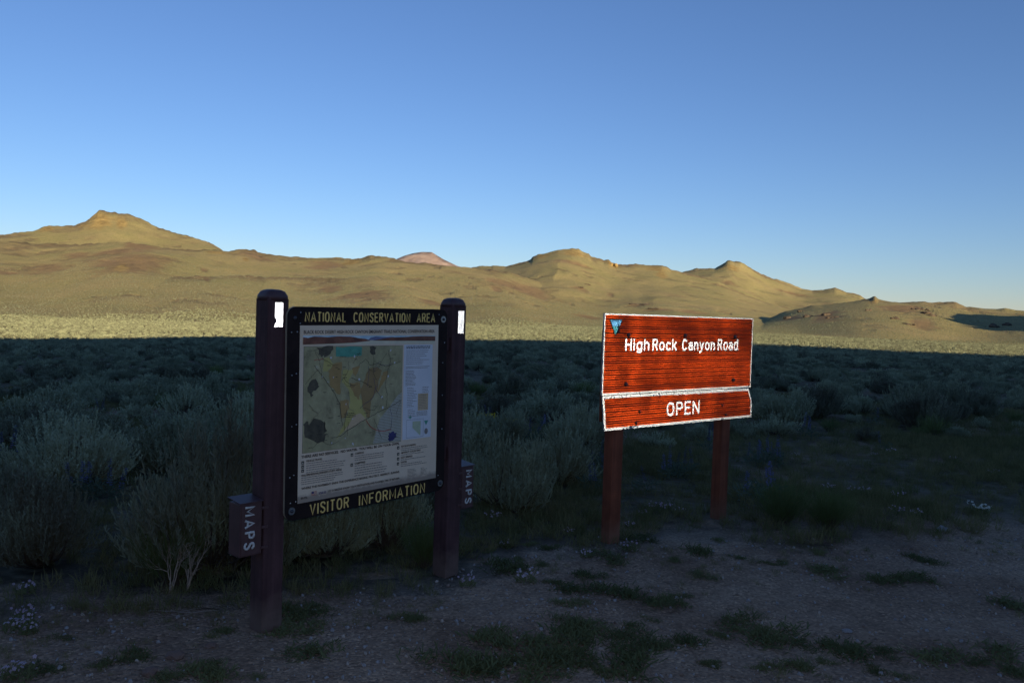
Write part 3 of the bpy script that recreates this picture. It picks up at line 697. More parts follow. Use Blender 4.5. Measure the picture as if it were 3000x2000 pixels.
def ribbon(name, pts, w, lay, mt):
    P = np.array(pts, float); r = np.random.default_rng(len(pts) * 7 + int(P[0, 0] * 1000))
    S = []
    for a, c in zip(P, P[1:]):
        for k in range(6): S.append(a + (c - a) * k / 6 + r.normal(0, 0.0016, 2) * (k > 0))
    S.append(P[-1]); S = np.array(S); T = np.gradient(S, axis=0); T /= np.linalg.norm(T, axis=1)[:, None]; Nn = np.stack([-T[:, 1], T[:, 0]], 1)
    a = S + Nn * w / 2; c = S - Nn * w / 2; y = -0.0034 - 0.0007 * lay
    V = np.concatenate([a, c]); V = np.stack([V[:, 0], np.full(len(V), y), V[:, 1] - 0.0098 * V[:, 0]], 1); n = len(S)
    Fq = np.array([(i, i + n, i + n + 1, i + 1) for i in range(n - 1)])
    return obj(name, mesh_np(name, V, Fq, mt), panel)
for pts, w, mt in (([(0.17, 0.88), (0.23, 0.885)], 0.003, P_RED), ([(0.30, 0.435), (0.36, 0.44), (0.40, 0.465), (0.50, 0.51), (0.56, 0.53), (0.64, 0.56), (0.72, 0.585), (0.81, 0.62)], 0.0028, P_BLACK),
                   ([(0.54, 0.52), (0.57, 0.48), (0.62, 0.45), (0.67, 0.44), (0.73, 0.448)], 0.004, P_RED), ([(0.17, 0.85), (0.22, 0.80), (0.27, 0.74), (0.31, 0.69), (0.35, 0.63), (0.36, 0.56), (0.37, 0.50)], 0.0024, P_BLACK),
                   ([(0.70, 0.93), (0.72, 0.86), (0.70, 0.80), (0.68, 0.72), (0.70, 0.66), (0.69, 0.58)], 0.0022, P_BLACK), ([(0.48, 0.84), (0.53, 0.88), (0.57, 0.84), (0.62, 0.855), (0.68, 0.83), (0.80, 0.86)], 0.0022, P_BLACK),
                   ([(0.60, 0.52), (0.62, 0.48), (0.66, 0.40)], 0.0022, P_BLACK), ([(0.72, 0.585), (0.74, 0.52), (0.73, 0.44)], 0.0022, P_NAVY)):
    ribbon('map_road', pts, w, 5, mt)
def body_text(u0, u1, vtop, rows, dv, h, mt, lay=2, seed=0, ragged=0.25):
    """small print too fine to read: dashes the length of words"""
    r = np.random.default_rng(seed + 100); V = []; Fq = []
    for k in range(rows):
        v = vtop - k * dv; end = u1 - r.uniform(0, ragged) * (u1 - u0); u = u0
        while u < end:
            w = min(r.uniform(1.2, 5.5) * h * 0.9, end - u)
            if w < h * 0.5: break
            y = -0.0034 - 0.0007 * lay; n = len(V)
            for (a, b) in ((u, v), (u + w, v), (u + w, v + h), (u, v + h)): V.append((a, y, b - 0.0098 * a))
            Fq.append((n, n + 1, n + 2, n + 3)); u += w + h * 0.75
    return obj('small_print', mesh_np('small_print', np.array(V), np.array(Fq), mt), panel)
# many more fine roads, washes, place names and pale playas over the relief
_r = np.random.default_rng(31)
for q in range(26):
    p = np.array([_r.uniform(0.12, 0.80), _r.uniform(0.38, 0.94)]); a = _r.uniform(0, 6.28); pts = [tuple(p)]
    for k in range(int(_r.integers(2, 6))):
        a += _r.normal(0, 0.5); p = p + 0.04 * np.array([math.cos(a), math.sin(a)])
        if not (0.11 < p[0] < 0.81 and 0.372 < p[1] < 0.95): break
        pts.append(tuple(p))
    if len(pts) > 1: ribbon('map_road', pts, _r.uniform(0.0012, 0.0022), 6 + 0.1 * q, P_BLACK if q % 4 else P_NAVY)
for q in range(16):
    c = (_r.uniform(0.125, 0.795), _r.uniform(0.385, 0.94)); s_ = _r.uniform(0.002, 0.007)
    flat('map_playa', wob([(c[0] + s_ * math.cos(t), c[1] + s_ * 1.4 * math.sin(t)) for t in (0, 1.2, 2.4, 3.6, 4.9)], 0.003, 2, 60 + q), 5.2, P_BLUEGREY)
for q in range(30):
    c = (_r.uniform(0.125, 0.77), _r.uniform(0.385, 0.94)); body_text(c[0], c[0] + _r.uniform(0.015, 0.04), c[1], 1, 0.01, 0.0032, P_BLACK, lay=9, seed=200 + q, ragged=0.05)
quad('legend_sheet', 0.827, 0.3715, 1.065, 0.9615, 1, P_BLUEGREY)
quad('legend_table', 0.948, 0.546, 1.035, 0.653, 2, P_TAN)
for (u0, v0, u1, v1) in ((0.858, 0.380, 0.999, 0.3812), (0.858, 0.4918, 0.999, 0.493), (0.858, 0.3812, 0.8592, 0.4918), (0.9978, 0.3812, 0.999, 0.4918)): quad('inset_border', u0, v0, u1, v1, 2, P_BLACK)
flat('inset_state', [(0.908, 0.481), (0.976, 0.480), (0.976, 0.395), (0.972, 0.388), (0.908, 0.441)], 2, P_LGREEN)
flat('logo_triangle', [(1.004, 0.479), (1.041, 0.479), (1.0217, 0.448)], 2, P_TEAL)
flat('round_seal', [(1.0232 + 0.015 * math.cos(k * math.pi / 8), 0.4107 + 0.019 * math.sin(k * math.pi / 8)) for k in range(16)], 2, P_GREY)
flat('compass', [(0.887, 0.497), (0.892, 0.503), (0.904, 0.508), (0.892, 0.513), (0.887, 0.525), (0.882, 0.513), (0.870, 0.508), (0.882, 0.503)], 2, P_TEAL)
def text_np(body, bold=0.0):
    c = bpy.data.curves.new('t', 'FONT'); c.body = body; c.size = 1.0; c.resolution_u = 2; c.offset = bold; c.fill_mode = 'FRONT'
    o = bpy.data.objects.new('t', c); COL.objects.link(o); bpy.context.view_layer.update()
    dg = bpy.context.evaluated_depsgraph_get(); me = o.evaluated_get(dg).to_mesh()
    me.calc_loop_triangles()
    V = np.zeros(len(me.vertices) * 3); me.vertices.foreach_get('co', V); V = V.reshape(-1, 3)
    T = np.zeros(len(me.loop_triangles) * 3, np.int32); me.loop_triangles.foreach_get('vertices', T); T = T.reshape(-1, 3)
    o.to_mesh_clear(); bpy.data.objects.remove(o); bpy.data.curves.remove(c)
    return V, T
def poster_text(body, u0, u1, v0, cap, mt=None, bold=0.0, lay=2):
    V, T = text_np(body, bold)
    w = V[:, 0].max() - V[:, 0].min(); V[:, 0] = (V[:, 0] - V[:, 0].min()) * (u1 - u0) / w
    V[:, 1] = V[:, 1] * cap / 0.72
    V = np.stack([V[:, 0] + u0, np.full(len(V), -0.0034 - 0.0007 * lay), V[:, 1] + v0 - 0.0098 * (V[:, 0] + u0) * 0 - 0.0098 * u0], -1)
    return obj('lettering', mesh_np('lettering', V, T, mt or P_BLACK), panel)
poster_text('BLACK ROCK DESERT HIGH ROCK CANYON EMIGRANT TRAILS NATIONAL CONSERVATION AREA', 0.103, 1.078, 1.0265, 0.0195, P_BLACK, 0.015)
poster_text('THERE ARE NO SERVICES.  NO WATER.  YOU WILL BE ON YOUR OWN.', 0.0985, 0.8046, 0.340, 0.0150, bold=0.03)
poster_text('VEHICLE TRAVEL', 0.1307, 0.2377, 0.3155, 0.0105, bold=0.03)
poster_text('WILDERNESS/WILDERNESS STUDY AREAS', 0.1003, 0.3726, 0.2375, 0.0115, bold=0.03)
poster_text('WHERE THE PAVEMENT ENDS THE EXPERIENCE BEGINS. PROTECT. RESPECT. SURVIVE.', 0.1022, 0.8109, 0.165, 0.0122, bold=0.03)
poster_text('LET SOMEONE KNOW YOUR DESTINATION AND PLANNED TIME OF RETURN.', 0.2808, 0.8108, 0.127, 0.0118, bold=0.022)
poster_text('CAMPING', 0.465, 0.5305, 0.322, 0.0105, bold=0.03)
poster_text('CAMPFIRES', 0.4644, 0.5426, 0.263, 0.0115, bold=0.03)
poster_text('ROCKHOUNDING', 0.8196, 0.9393, 0.328, 0.0105, bold=0.03)
poster_text('ARTIFACT COLLECTING', 0.8195, 0.9793, 0.288, 0.0112, bold=0.03)
poster_text('HOT SPRINGS', 0.8195, 0.9131, 0.258, 0.0110, bold=0.03)
poster_text('WATER', 0.8195, 0.8673, 0.2285, 0.0110, bold=0.03)
body_text(0.1307, 0.40, 0.3045, 5, 0.0125, 0.0042, P_GREY, seed=1)
body_text(0.1003, 0.39, 0.2275, 4, 0.0118, 0.0042, P_GREY, seed=2)
body_text(0.4644, 0.70, 0.3095, 3, 0.0125, 0.0045, P_GREY, seed=3)
body_text(0.4644, 0.72, 0.2515, 5, 0.0145, 0.0048, P_GREY, seed=4)
body_text(0.8195, 1.07, 0.3175, 2, 0.0115, 0.0042, P_GREY, seed=5)
body_text(0.8195, 1.07, 0.2775, 1, 0.0115, 0.0042, P_GREY, seed=6)
body_text(0.8195, 1.06, 0.2475, 1, 0.0115, 0.0042, P_GREY, seed=7)
body_text(0.8195, 1.04, 0.2185, 2, 0.0115, 0.0042, P_GREY, seed=8)
body_text(0.875, 0.955, 0.180, 6, 0.0085, 0.0032, P_GREY, seed=9, ragged=0.5)
body_text(0.985, 1.05, 0.177, 6, 0.0085, 0.0032, P_GREY, seed=10, ragged=0.6)
body_text(0.845, 1.045, 0.947, 2, 0.009, 0.005, P_BLACK, seed=11, ragged=0.02)
body_text(0.845, 1.045, 0.924, 8, 0.012, 0.0032, P_GREY, seed=12, ragged=0.6)
body_text(0.845, 1.045, 0.822, 2, 0.009, 0.0032, P_GREY, seed=13, ragged=0.1)
body_text(0.843, 0.930, 0.795, 11, 0.0088, 0.0034, P_GREY, seed=14, ragged=0.3)
body_text(0.858, 0.940, 0.690, 12, 0.0105, 0.0034, P_GREY, seed=15, ragged=0.5)
body_text(0.985, 1.04, 0.690, 4, 0.010, 0.0034, P_GREY, seed=16, ragged=0.3)
body_text(0.866, 0.938, 0.555, 5, 0.0105, 0.0032, P_GREY, seed=17, ragged=0.5)
body_text(0.955, 1.028, 0.640, 9, 0.0102, 0.0030, P_GREY, lay=3, seed=18, ragged=0.2)
body_text(0.940, 1.035, 0.536, 4, 0.0075, 0.0032, P_GREY, seed=19, ragged=0.05)
body_text(0.38, 0.47, 0.565, 3, 0.010, 0.0036, P_BLACK, lay=5, seed=20, ragged=0.2)
for (u, v) in ((0.1083, 0.3138), (0.1089, 0.2916), (0.1087, 0.2692), (0.4437, 0.3221), (0.4437, 0.2627), (0.795, 0.3275), (0.7959, 0.2878), (0.7959, 0.2582), (0.7959, 0.2283)):
    quad('pictogram', u - 0.0085, v - 0.0092, u + 0.0085, v + 0.0092, 2, P_BLACK)
    flat('pictogram_mark', [(u - 0.004, v - 0.005), (u + 0.004, v - 0.005), (u, v + 0.005)], 3, P_PLAYA)
quad('flag', 0.168, 0.1235, 0.2035, 0.145, 2, P_PLAYA)
for k in range(4): quad('flag_stripe', 0.168, 0.1235 + k * 0.0062, 0.2035, 0.1265 + k * 0.0062, 3, P_RED)
quad('flag_canton', 0.168, 0.1335, 0.183, 0.145, 4, P_NAVY)
body_text(0.217, 0.268, 0.131, 2, 0.007, 0.0045, P_NAVY, seed=23, ragged=0.05)
body_text(0.1, 0.145, 0.1185, 2, 0.006, 0.004, P_BLACK, seed=24, ragged=0.05)

# ------------------------------------------------------------------ map boxes on the posts
def map_box(x0, x1, z0, z1, label, tx, tz, hinge_side):
    b = empty('map_box', kiosk.matrix_world @ Vector((0, 0, 0)), 0.846)
    b.location = kiosk.location + Vector((math.cos(0.846) * x0, math.sin(0.846) * x0, z0)); 
    tag(b, label, 'map box', 'map boxes on the kiosk posts')
    w = x1 - x0; h = z1 - z0; dp = 0.116
    bm = bmesh.new(); add_box(bm, (0, 0.003, 0), (w, dp, h - 0.006), 0.004, 2); bm_obj('body', bm, M_BOX, b)
    bm = bmesh.new(); add_box(bm, (0.006, -0.001, 0.008), (w - 0.006, 0.0025, h - 0.014), 0.0015, 1); bm_obj('door', bm, M_BOX, b)
    bm = bmesh.new()
    o = 0.008
    vs = [bm.verts.new(p) for p in ((-o, -o, h - 0.002), (w + o * 0.2, -o, h - 0.002), (w + o * 0.2, dp + 0.004, h + 0.014), (-o, dp + 0.004, h + 0.014))]
    vt = [bm.verts.new((v.co.x, v.co.y, v.co.z + 0.004)) for v in vs]
    bm.faces.new(vt); bm.faces.new(vs[::-1])
    for i in range(4): bm.faces.new((vs[i], vs[(i + 1) % 4], vt[(i + 1) % 4], vt[i]))
    bm_obj('lid', bm, M_CAP, b)
    hx0, hx1 = (w - 0.006, w + 0.034) if hinge_side > 0 else (-0.03, 0.006)
    for hz in (0.12, 0.5, 0.86):
        bm = bmesh.new(); add_box(bm, (hx0, -0.0045, h * hz - 0.007), (hx1, -0.0012, h * hz + 0.007), 0.001, 1); bm_obj('hinge', bm, M_BOX, b)
    stroke_letters('letter', 'MAPS', 0, 0.232, 0, 0.066, -0.0026, 0.0068, M_WPAINT, b, rot=(tx - x0, tz - z0), flat=0.25, sw=0.2, gap=0.22)
    return b
map_box(-0.1386, -0.010, 0.434, 0.722, 'dark red metal box stencilled MAPS on the near, left-hand kiosk post', -0.119, 0.702, 1)
map_box(PS + PW + 0.001, PS + PW + 0.121, 0.430, 0.722, 'dark red metal box stencilled MAPS on the far, right-hand kiosk post', PS + PW + 0.036, 0.695, -1)
# ------------------------------------------------------------------ retroreflective sheeting: a sheet of mirrored corner cubes
def corner_cubes(inside, box, a, y, cant=0.0):
    """cube corners laid over the x-z box where inside(x, z) is true; their axis leans from -y towards -x by the
    angle cant, as in sheeting made for signs that are read at a slant"""
    t = np.array([-math.sin(cant), -math.cos(cant), 0.0]); w1 = np.array([math.cos(cant), -math.sin(cant), 0.0]); w2 = np.array([0, 0, 1.0])
    ang = np.radians([90, 210, 330])
    E = a * np.array([math.sqrt(2 / 3) * (math.cos(g) * w1 + math.sin(g) * w2) + t / math.sqrt(3) for g in ang])
    L0 = a * np.array([[math.sqrt(2 / 3) * math.cos(g), math.sqrt(2 / 3) * math.sin(g)] for g in ang])
    b1 = L0[0] - L0[2]; b2 = L0[1] - L0[2]
    x0, z0, x1, z1 = box
    c = math.cos(cant); Bi = np.linalg.inv(np.array([[b1[0] / c, b2[0] / c], [b1[1], b2[1]]]))
    ij = Bi @ np.array([[x0, x1, x0, x1], [z0, z0, z1, z1]])
    I, J = np.meshgrid(np.arange(math.floor(ij[0].min()), math.ceil(ij[0].max()) + 1), np.arange(math.floor(ij[1].min()), math.ceil(ij[1].max()) + 1))
    Q = I.ravel()[:, None] * b1 + J.ravel()[:, None] * b2
    P = np.stack([Q[:, 0] / c, np.full(len(Q), y), Q[:, 1]], 1)
    k = (P[:, 0] > x0) & (P[:, 0] < x1) & (P[:, 2] > z0) & (P[:, 2] < z1); P = P[k]
    P = P[inside(P[:, 0], P[:, 2])]
    n = len(P)
    loc = np.array([[0, 0, 0], E[0], E[1], E[2], E[0] + E[1], E[1] + E[2], E[2] + E[0]])
    V = (P[:, None, :] + loc[None]).reshape(-1, 3)
    q = np.array([[0, 1, 4, 2], [0, 2, 5, 3], [0, 3, 6, 1]])
    Fq = (np.arange(n)[:, None, None] * 7 + q[None]).reshape(-1, 4)
    return V, Fq
def in_poly(poly):
    px = np.array([p[0] for p in poly]); pz = np.array([p[1] for p in poly])
    def f(x, z):
        r = np.zeros(len(x), bool); j = len(px) - 1
        for i in range(len(px)):
            c = ((pz[i] > z) != (pz[j] > z)) & (x < (px[j] - px[i]) * (z - pz[i]) / (pz[j] - pz[i] + 1e-12) + px[i]); r ^= c; j = i
        return r
    return f
def near_strokes(strokes, w):
    def f(x, z):
        r = np.zeros(len(x), bool)
        for s in strokes:
            for (ax, az), (bx, bz) in zip(s, s[1:]):
                dx, dz = bx - ax, bz - az; L2 = dx * dx + dz * dz + 1e-12
                t = np.clip(((x - ax) * dx + (z - az) * dz) / L2, 0, 1)
                r |= np.hypot(x - ax - t * dx, z - az - t * dz) < w / 2
        return r
    return f
SHEET_ROUGH = 0.155
def sheet_mat(name, tint, diff, stripes=False, grime=0.0):
    """tint: colour that comes back after three bounces; diff: its colour in plain daylight"""
    m, nt, b = new_mat(name); nt.nodes.remove(b); L = nt.links
    out = [n for n in nt.nodes if n.type == 'OUTPUT_MATERIAL'][0]
    P = coords(nt, 'Object'); sep = nt.nodes.new('ShaderNodeSeparateXYZ'); L.new(P, sep.inputs[0])
    g = nt.nodes.new('ShaderNodeBsdfAnisotropic'); g.inputs['Roughness'].default_value = SHEET_ROUGH
    d = nt.nodes.new('ShaderNodeBsdfDiffuse')
    t3 = tuple(c ** (1 / 3) for c in tint)
    colr = nt.nodes.new('ShaderNodeRGB'); colr.outputs[0].default_value = (*t3, 1); cur = colr.outputs[0]
    if stripes:
        # printed sheeting with fine dark horizontal lines
        ph = math_n(nt, 'FRACT', math_n(nt, 'MULTIPLY', math_n(nt, 'ADD', sep.outputs[2], math_n(nt, 'MULTIPLY', noise(nt, P, 2.5, 1.0), 0.004)), 1 / 0.0182))
        band = ramp(nt, ph, [(0.0, (0.45, 0.34, 0.32)), (0.25, (0.50, 0.40, 0.36)), (0.48, (1, 1, 1)), (0.85, (1, 1, 1)), (1.0, (0.45, 0.34, 0.32))])
        cur = mixc(nt, 1.0, cur, band, 'MULTIPLY')
    if grime:
        n1 = noise(nt, coords(nt, 'Object', (1.0, 1, 0.75)), 3.6, 4.0, 0.6); n2 = noise(nt, P, 26.0, 4.0)
        k = math_n(nt, 'ADD', n1, math_n(nt, 'MULTIPLY', n2, 0.12))
        st = ramp(nt, k, [(0.42, (1 - grime * 0.42,) * 3), (0.66, (1, 1, 1))])
        cur = mixc(nt, 1.0, cur, st, 'MULTIPLY')
    L.new(cur, g.inputs['Color']); d.inputs['Color'].default_value = (*diff, 1)
    mx = nt.nodes.new('ShaderNodeMixShader'); mx.inputs[0].default_value = 0.22
    L.new(g.outputs[0], mx.inputs[1]); L.new(d.outputs[0], mx.inputs[2]); L.new(mx.outputs[0], out.inputs[0])
    return m
S_WHITE = sheet_mat('white_retroreflective_sheeting', (0.72, 0.68, 0.59), (0.5, 0.49, 0.46), grime=0.10)
S_LETTER = sheet_mat('white_letter_sheeting', (0.98, 0.93, 0.84), (0.55, 0.54, 0.5))
S_BRIGHT = sheet_mat('bright_reflector_sheeting', (1.0, 0.99, 0.97), (0.6, 0.6, 0.6))
S_RED = sheet_mat('brown_retroreflective_sheeting', (0.74, 0.066, 0.006), (0.13, 0.022, 0.012), False, 0.85)
S_BLUE = sheet_mat('blue_retroreflective_sheeting', (0.10, 0.26, 0.40), (0.06, 0.15, 0.22))
S_TEAL = sheet_mat('teal_retroreflective_sheeting', (0.06, 0.22, 0.22), (0.05, 0.14, 0.13))
S_NAVY = plain_mat('dark_navy_print', (0.012, 0.018, 0.03), 0.5)
def sheet(name, inside, box, a, y, mt, parent, cant=math.radians(48)):
    V, Fq = corner_cubes(inside, box, a, y, cant)
    return obj(name, mesh_np(name, V, Fq, mt), parent)
# reflectors stuck to the front of the kiosk posts
def reflector(post, poly):
    u = [p[0] for p in poly]; v = [p[1] for p in poly]
    return sheet('reflector', in_poly(poly), (min(u), min(v), max(u), max(v)), 0.0028, -0.001, S_BRIGHT, post, math.radians(30))
def kz(u, v, s=0.1134): return (u + s, v + 0.5856)
reflector(post_l, [kz(u_, v_, 0.1020) for u_, v_ in ((-0.0630, 1.1920), (-0.0140, 1.1920), (-0.0140, 1.0620), (-0.0640, 1.0615), (-0.0630, 1.071), (-0.0550, 1.083), (-0.0520, 1.100), (-0.0550, 1.1095), (-0.0630, 1.108))])
reflector(post_r, [(PS + 0.052, 1.766), (PS + 0.105, 1.766), (PS + 0.105, 1.6180), (PS + 0.052, 1.6180)])

# ------------------------------------------------------------------ road sign
sign = empty('road_sign', (0.7018, 6.1824, 0.0), 0.691)
tag(sign, 'bright red-brown reflective sign on two wooden posts reading High Rock Canyon Road, OPEN', 'road sign')
def sz(v): return 1.764 + (v - 0.5466) * 1.6
for x0, zt in ((0.143, 1.62), (1.530, 1.62)):
    bm = bmesh.new(); add_box(bm, (x0, 0.016, -0.3), (x0 + 0.118, 0.106, zt), 0.004, 2); bm_obj('post', bm, M_RED_POST, sign)
bm = bmesh.new(); add_box(bm, (0.092, 0.108, 0.94), (1.66, 0.125, 1.655), 0.003, 1); bm_obj('back_board', bm, M_RED_POST, sign)
MX0, MX1, MZ0, MZ1 = -0.0128, 1.911, sz(0.1705), sz(0.5590)
bm = bmesh.new(); add_prism(bm, [(MX0, MZ0), (MX1, MZ0), (MX1, MZ1), (MX0, MZ1)], 0.0015, 0.0135)
main = bm_obj('main_panel', bm, M_ALU, sign)
BD = 0.0122
outer = (MX0, MZ0, MX1, MZ1)
RIB = 0.0178
def ribs(z): return np.mod(z + 0.0006 * np.sin(z * 41), RIB) / RIB < 0.52
M_GAP = plain_mat('dark_red_film', (0.045, 0.010, 0.007), 0.6, 0.3, 20.0)
def film(poly, parent):
    bm = bmesh.new(); add_prism(bm, poly, 0.0002, 0.0012); return bm_obj('film', bm, M_GAP, parent)
film([(MX0 + BD, MZ0 + BD), (MX1 - BD, MZ0 + BD), (MX1 - BD, MZ1 - BD), (MX0 + BD, MZ1 - BD)], main)
sheet('face', lambda x, z: (x > MX0 + BD) & (x < MX1 - BD) & (z > MZ0 + BD) & (z < MZ1 - BD) & ribs(z), outer, 0.0027, 0.0, S_RED, main)
def worn(x, z, x0, z0, z1):
    n = fbm(x * 9, z * 9, 3, 5) * 0.5 + fbm(x * 60, z * 60, 2, 8) * 0.7
    return n
def border_main(x, z):
    b = (x < MX0 + BD) | (x > MX1 - BD) | (z < MZ0 + BD) | (z > MZ1 - BD)
    n = fbm(x * 60, z * 60, 2, 8)
    low = (z < MZ0 + BD)
    return b & ~(low & (n > 0.60))
sheet('border', border_main, outer, 0.0042, 0.0, S_WHITE, main)
def sheet_letters(word, u0, u1, v0, cap, wf, parent, y=-0.0075):
    x0 = u0 * 1.6; z0 = sz(v0); capm = cap * 1.6
    for ch, st in layout(word, (u1 - u0) * 1.6, capm, 0.13, wf):
        st = [[(q[0] + x0, q[1] + z0) for q in s] for s in st]
        xs = [q[0] for s in st for q in s]; zs = [q[1] for s in st for q in s]; w = wf * capm
        sheet('letter', near_strokes(st, w), (min(xs) - w, min(zs) - w, max(xs) + w, max(zs) + w), 0.0012, y, S_LETTER, parent)
sheet_letters('High', 0.1375, 0.3119, 0.3800, 0.060, 0.165, main)
sheet_letters('Rock', 0.336, 0.5238, 0.3795, 0.060, 0.165, main)
sheet_letters('Canyon', 0.568, 0.842, 0.3790, 0.061, 0.165, main)
sheet_letters('Road', 0.868, 1.052, 0.3785, 0.063, 0.165, main)
# agency emblem: inverted triangle with sky, hills and a fir tree
def em(p): return (p[0] * 1.6, sz(p[1]))
tri = [em((0.0205, 0.5305)), em((0.0655, 0.4500)), em((0.1135, 0.5300))]
bm = bmesh.new(); add_prism(bm, tri, -0.0085, -0.0060); emblem = bm_obj('emblem', bm, S_NAVY, main)
def em_sheet(poly, a, y, mt):
    poly = [em(p) for p in poly]; xs = [p[0] for p in poly]; zs = [p[1] for p in poly]
    return sheet('emblem_print', in_poly(poly), (min(xs), min(zs), max(xs), max(zs)), a, y, mt, main)
em_sheet([(0.0300, 0.5235), (0.0370, 0.5105), (0.0960, 0.5105), (0.1035, 0.5235)], 0.0026, -0.0090, S_BLUE)
em_sheet([(0.0370, 0.5100), (0.0440, 0.4955), (0.0550, 0.5000), (0.0700, 0.4960), (0.0895, 0.4985), (0.0960, 0.5100)], 0.0026, -0.0090, S_BLUE)
em_sheet([(0.0445, 0.4945), (0.0650, 0.4585), (0.0890, 0.4975), (0.0700, 0.4950), (0.0550, 0.4990)], 0.0026, -0.0090, S_TEAL)
em_sheet([(0.0270, 0.5285), (0.0280, 0.5255), (0.1055, 0.5255), (0.1065, 0.5285)], 0.0022, -0.0090, S_BLUE)
tree = []
for k in range(7):
    w = 0.0018 + 0.0012 * k; z = 0.512 - 0.0062 * k; tree.append((0.0800 + w, z - 0.0045)); tree.append((0.0800 + w * 0.45, z - 0.0045))
tl = [(0.0800, 0.516)] + tree + [(0.0770, 0.466)] + [(0.160 - p[0], p[1]) for p in tree[::-1]]
tl = [em(p) for p in tl][::-1]
bm = bmesh.new(); add_prism(bm, tl, -0.0160, -0.0145); bm_obj('emblem_tree', bm, S_NAVY, main)
# lower board: its ends are cut crooked and the bottom edging is chipped
LOW = [(0.0280, sz(-0.0010)), (1.945, sz(-0.0005)), (1.938, sz(0.0938)), (1.880, sz(0.1640)), (-0.003, sz(0.1655))]
bm = bmesh.new(); add_prism(bm, LOW, 0.0015, 0.0135); lower = bm_obj('lower_panel', bm, M_ALU, sign)
INN = [(0.0455, sz(0.0118)), (1.926, sz(0.0125)), (1.919, sz(0.0925)), (1.872, sz(0.1500)), (0.0165, sz(0.1525))]
lbox = (-0.01, sz(-0.003), 1.96, sz(0.167))
fin, fout = in_poly(INN), in_poly(LOW)
film(INN, lower)
sheet('face', lambda x, z: fin(x, z) & ribs(z), lbox, 0.0027, 0.0, S_RED, lower)
def border_low(x, z):
    b = fout(x, z) & ~fin(x, z); n = fbm(x * 55, z * 55, 2, 18)
    bot = z < sz(0.014)
    chip = (bot & (n > 0.70 - 0.75 * np.exp(-((x - 0.33) / 0.18) ** 2))) | (~bot & (z > sz(0.148)) & (n > 0.55))
    return b & ~chip
sheet('border', border_low, lbox, 0.0042, 0.0, S_WHITE, lower)
sheet_letters('OPEN', 0.4660, 0.7310, 0.0445, 0.0715, 0.155, lower)
for (u, v, par) in ((0.1595, 0.457, main), (0.5913, 0.4573, main), (1.024, 0.4518, main), (0.1556, 0.217, main), (1.0235, 0.2149, main), (0.2611, 0.0777, lower), (0.9321, 0.0771, lower), (0.2374, 0.0233, lower), (0.9688, 0.0238, lower)):
    big = 0.017 if par is main else 0.011
    bm = bmesh.new(); add_cyl(bm, (u * 1.6, sz(v)), big, -0.0095, 0.001, 14, 0, 0.006); bm_obj('bolt', bm, M_DBOLT, par, True)
# ------------------------------------------------------------------ plants: shapes
def orient_quads(C, T, S, ln, wd, tip=0.35):
    """narrow leaves: centre base C, along T, sideways S; returns V (n*4,3), F"""
    n = len(C); ln = np.broadcast_to(ln, (n,))[:, None]; wd = np.broadcast_to(wd, (n,))[:, None]
    V = np.stack([C - S * wd * 0.35, C + S * wd * 0.35, C + T * ln * 0.62 + S * wd * 0.5, C + T * ln * 0.62 - S * wd * 0.5], 1)
    V[:, 2] = C + T * ln + S * wd * tip * 0.5; V[:, 3] = C + T * ln * 0.75 - S * wd * 0.5
    return V.reshape(-1, 3), np.arange(n * 4).reshape(n, 4)
def unit(a): return a / (np.linalg.norm(a, axis=-1, keepdims=True) + 1e-9)
def sage_shape(seed, n_sprig, n_leaf, leaf, wleaf, lobes=11, spire=0.12, stems=True, up=0.75):
    """a rounded shrub one metre across and high: many upright feathery sprigs grouped in lobes"""
    r = np.random.default_rng(seed)
    th = np.arccos(r.uniform(0.02, 1, lobes)); ph = r.uniform(0, 2 * np.pi, lobes); lr = r.uniform(0.8, 1.08, lobes)
    LC = np.stack([np.sin(th) * np.cos(ph) * 0.40 * lr, np.sin(th) * np.sin(ph) * 0.40 * lr, (0.22 + 0.56 * np.cos(th)) * lr], 1)
    k = r.integers(0, lobes, n_sprig)
    tip = LC[k] + r.normal(0, 1, (n_sprig, 3)) * np.array([0.075, 0.075, 0.06])
    inner = r.random(n_sprig) < 0.10; tip[inner] *= r.uniform(0.55, 0.85, (inner.sum(), 1))
    tip[:, 2] = np.clip(tip[:, 2], 0.10, 1.02); tip[:, 2] += (r.random(n_sprig) < spire) * r.uniform(0.02, 0.13, n_sprig)
    root = r.normal(0, 0.045, (n_sprig, 3)); root[:, 2] = 0.0
    mid = (root + tip) / 2 + np.stack([tip[:, 0] * 0.30, tip[:, 1] * 0.30, -0.12 * np.ones(n_sprig)], 1)
    f = lambda t: (1 - t)[..., None] ** 2 * root[:, None] + 2 * (t * (1 - t))[..., None] * mid[:, None] + (t ** 2)[..., None] * tip[:, None]
    t = 0.50 + 0.52 * r.random((n_sprig, n_leaf)) ** 0.75
    C = f(t).reshape(-1, 3)
    tan = unit(f(np.minimum(t + 0.05, 1.05)) - f(t)).reshape(-1, 3)
    T = unit(tan * up + np.array([0, 0, 0.45]) + r.normal(0, 0.34, (len(C), 3)))
    S = unit(np.cross(T, r.normal(0, 1, (len(C), 3))))
    ln = leaf * r.uniform(0.6, 1.3, len(C))
    LV, LF = orient_quads(C, T, S, ln, wleaf * r.uniform(0.7, 1.3, len(C)))
    SV = SF = None
    if stems:
        m = min(n_sprig, 90); tt = np.linspace(0, 0.93, 5)
        pts = f(np.broadcast_to(tt, (n_sprig, 5)))[:m]
        SV, SF = tube_np(list(pts), [np.linspace(0.0085, 0.0022, 5)] * m, 3)
    return LV, LF, SV, SF
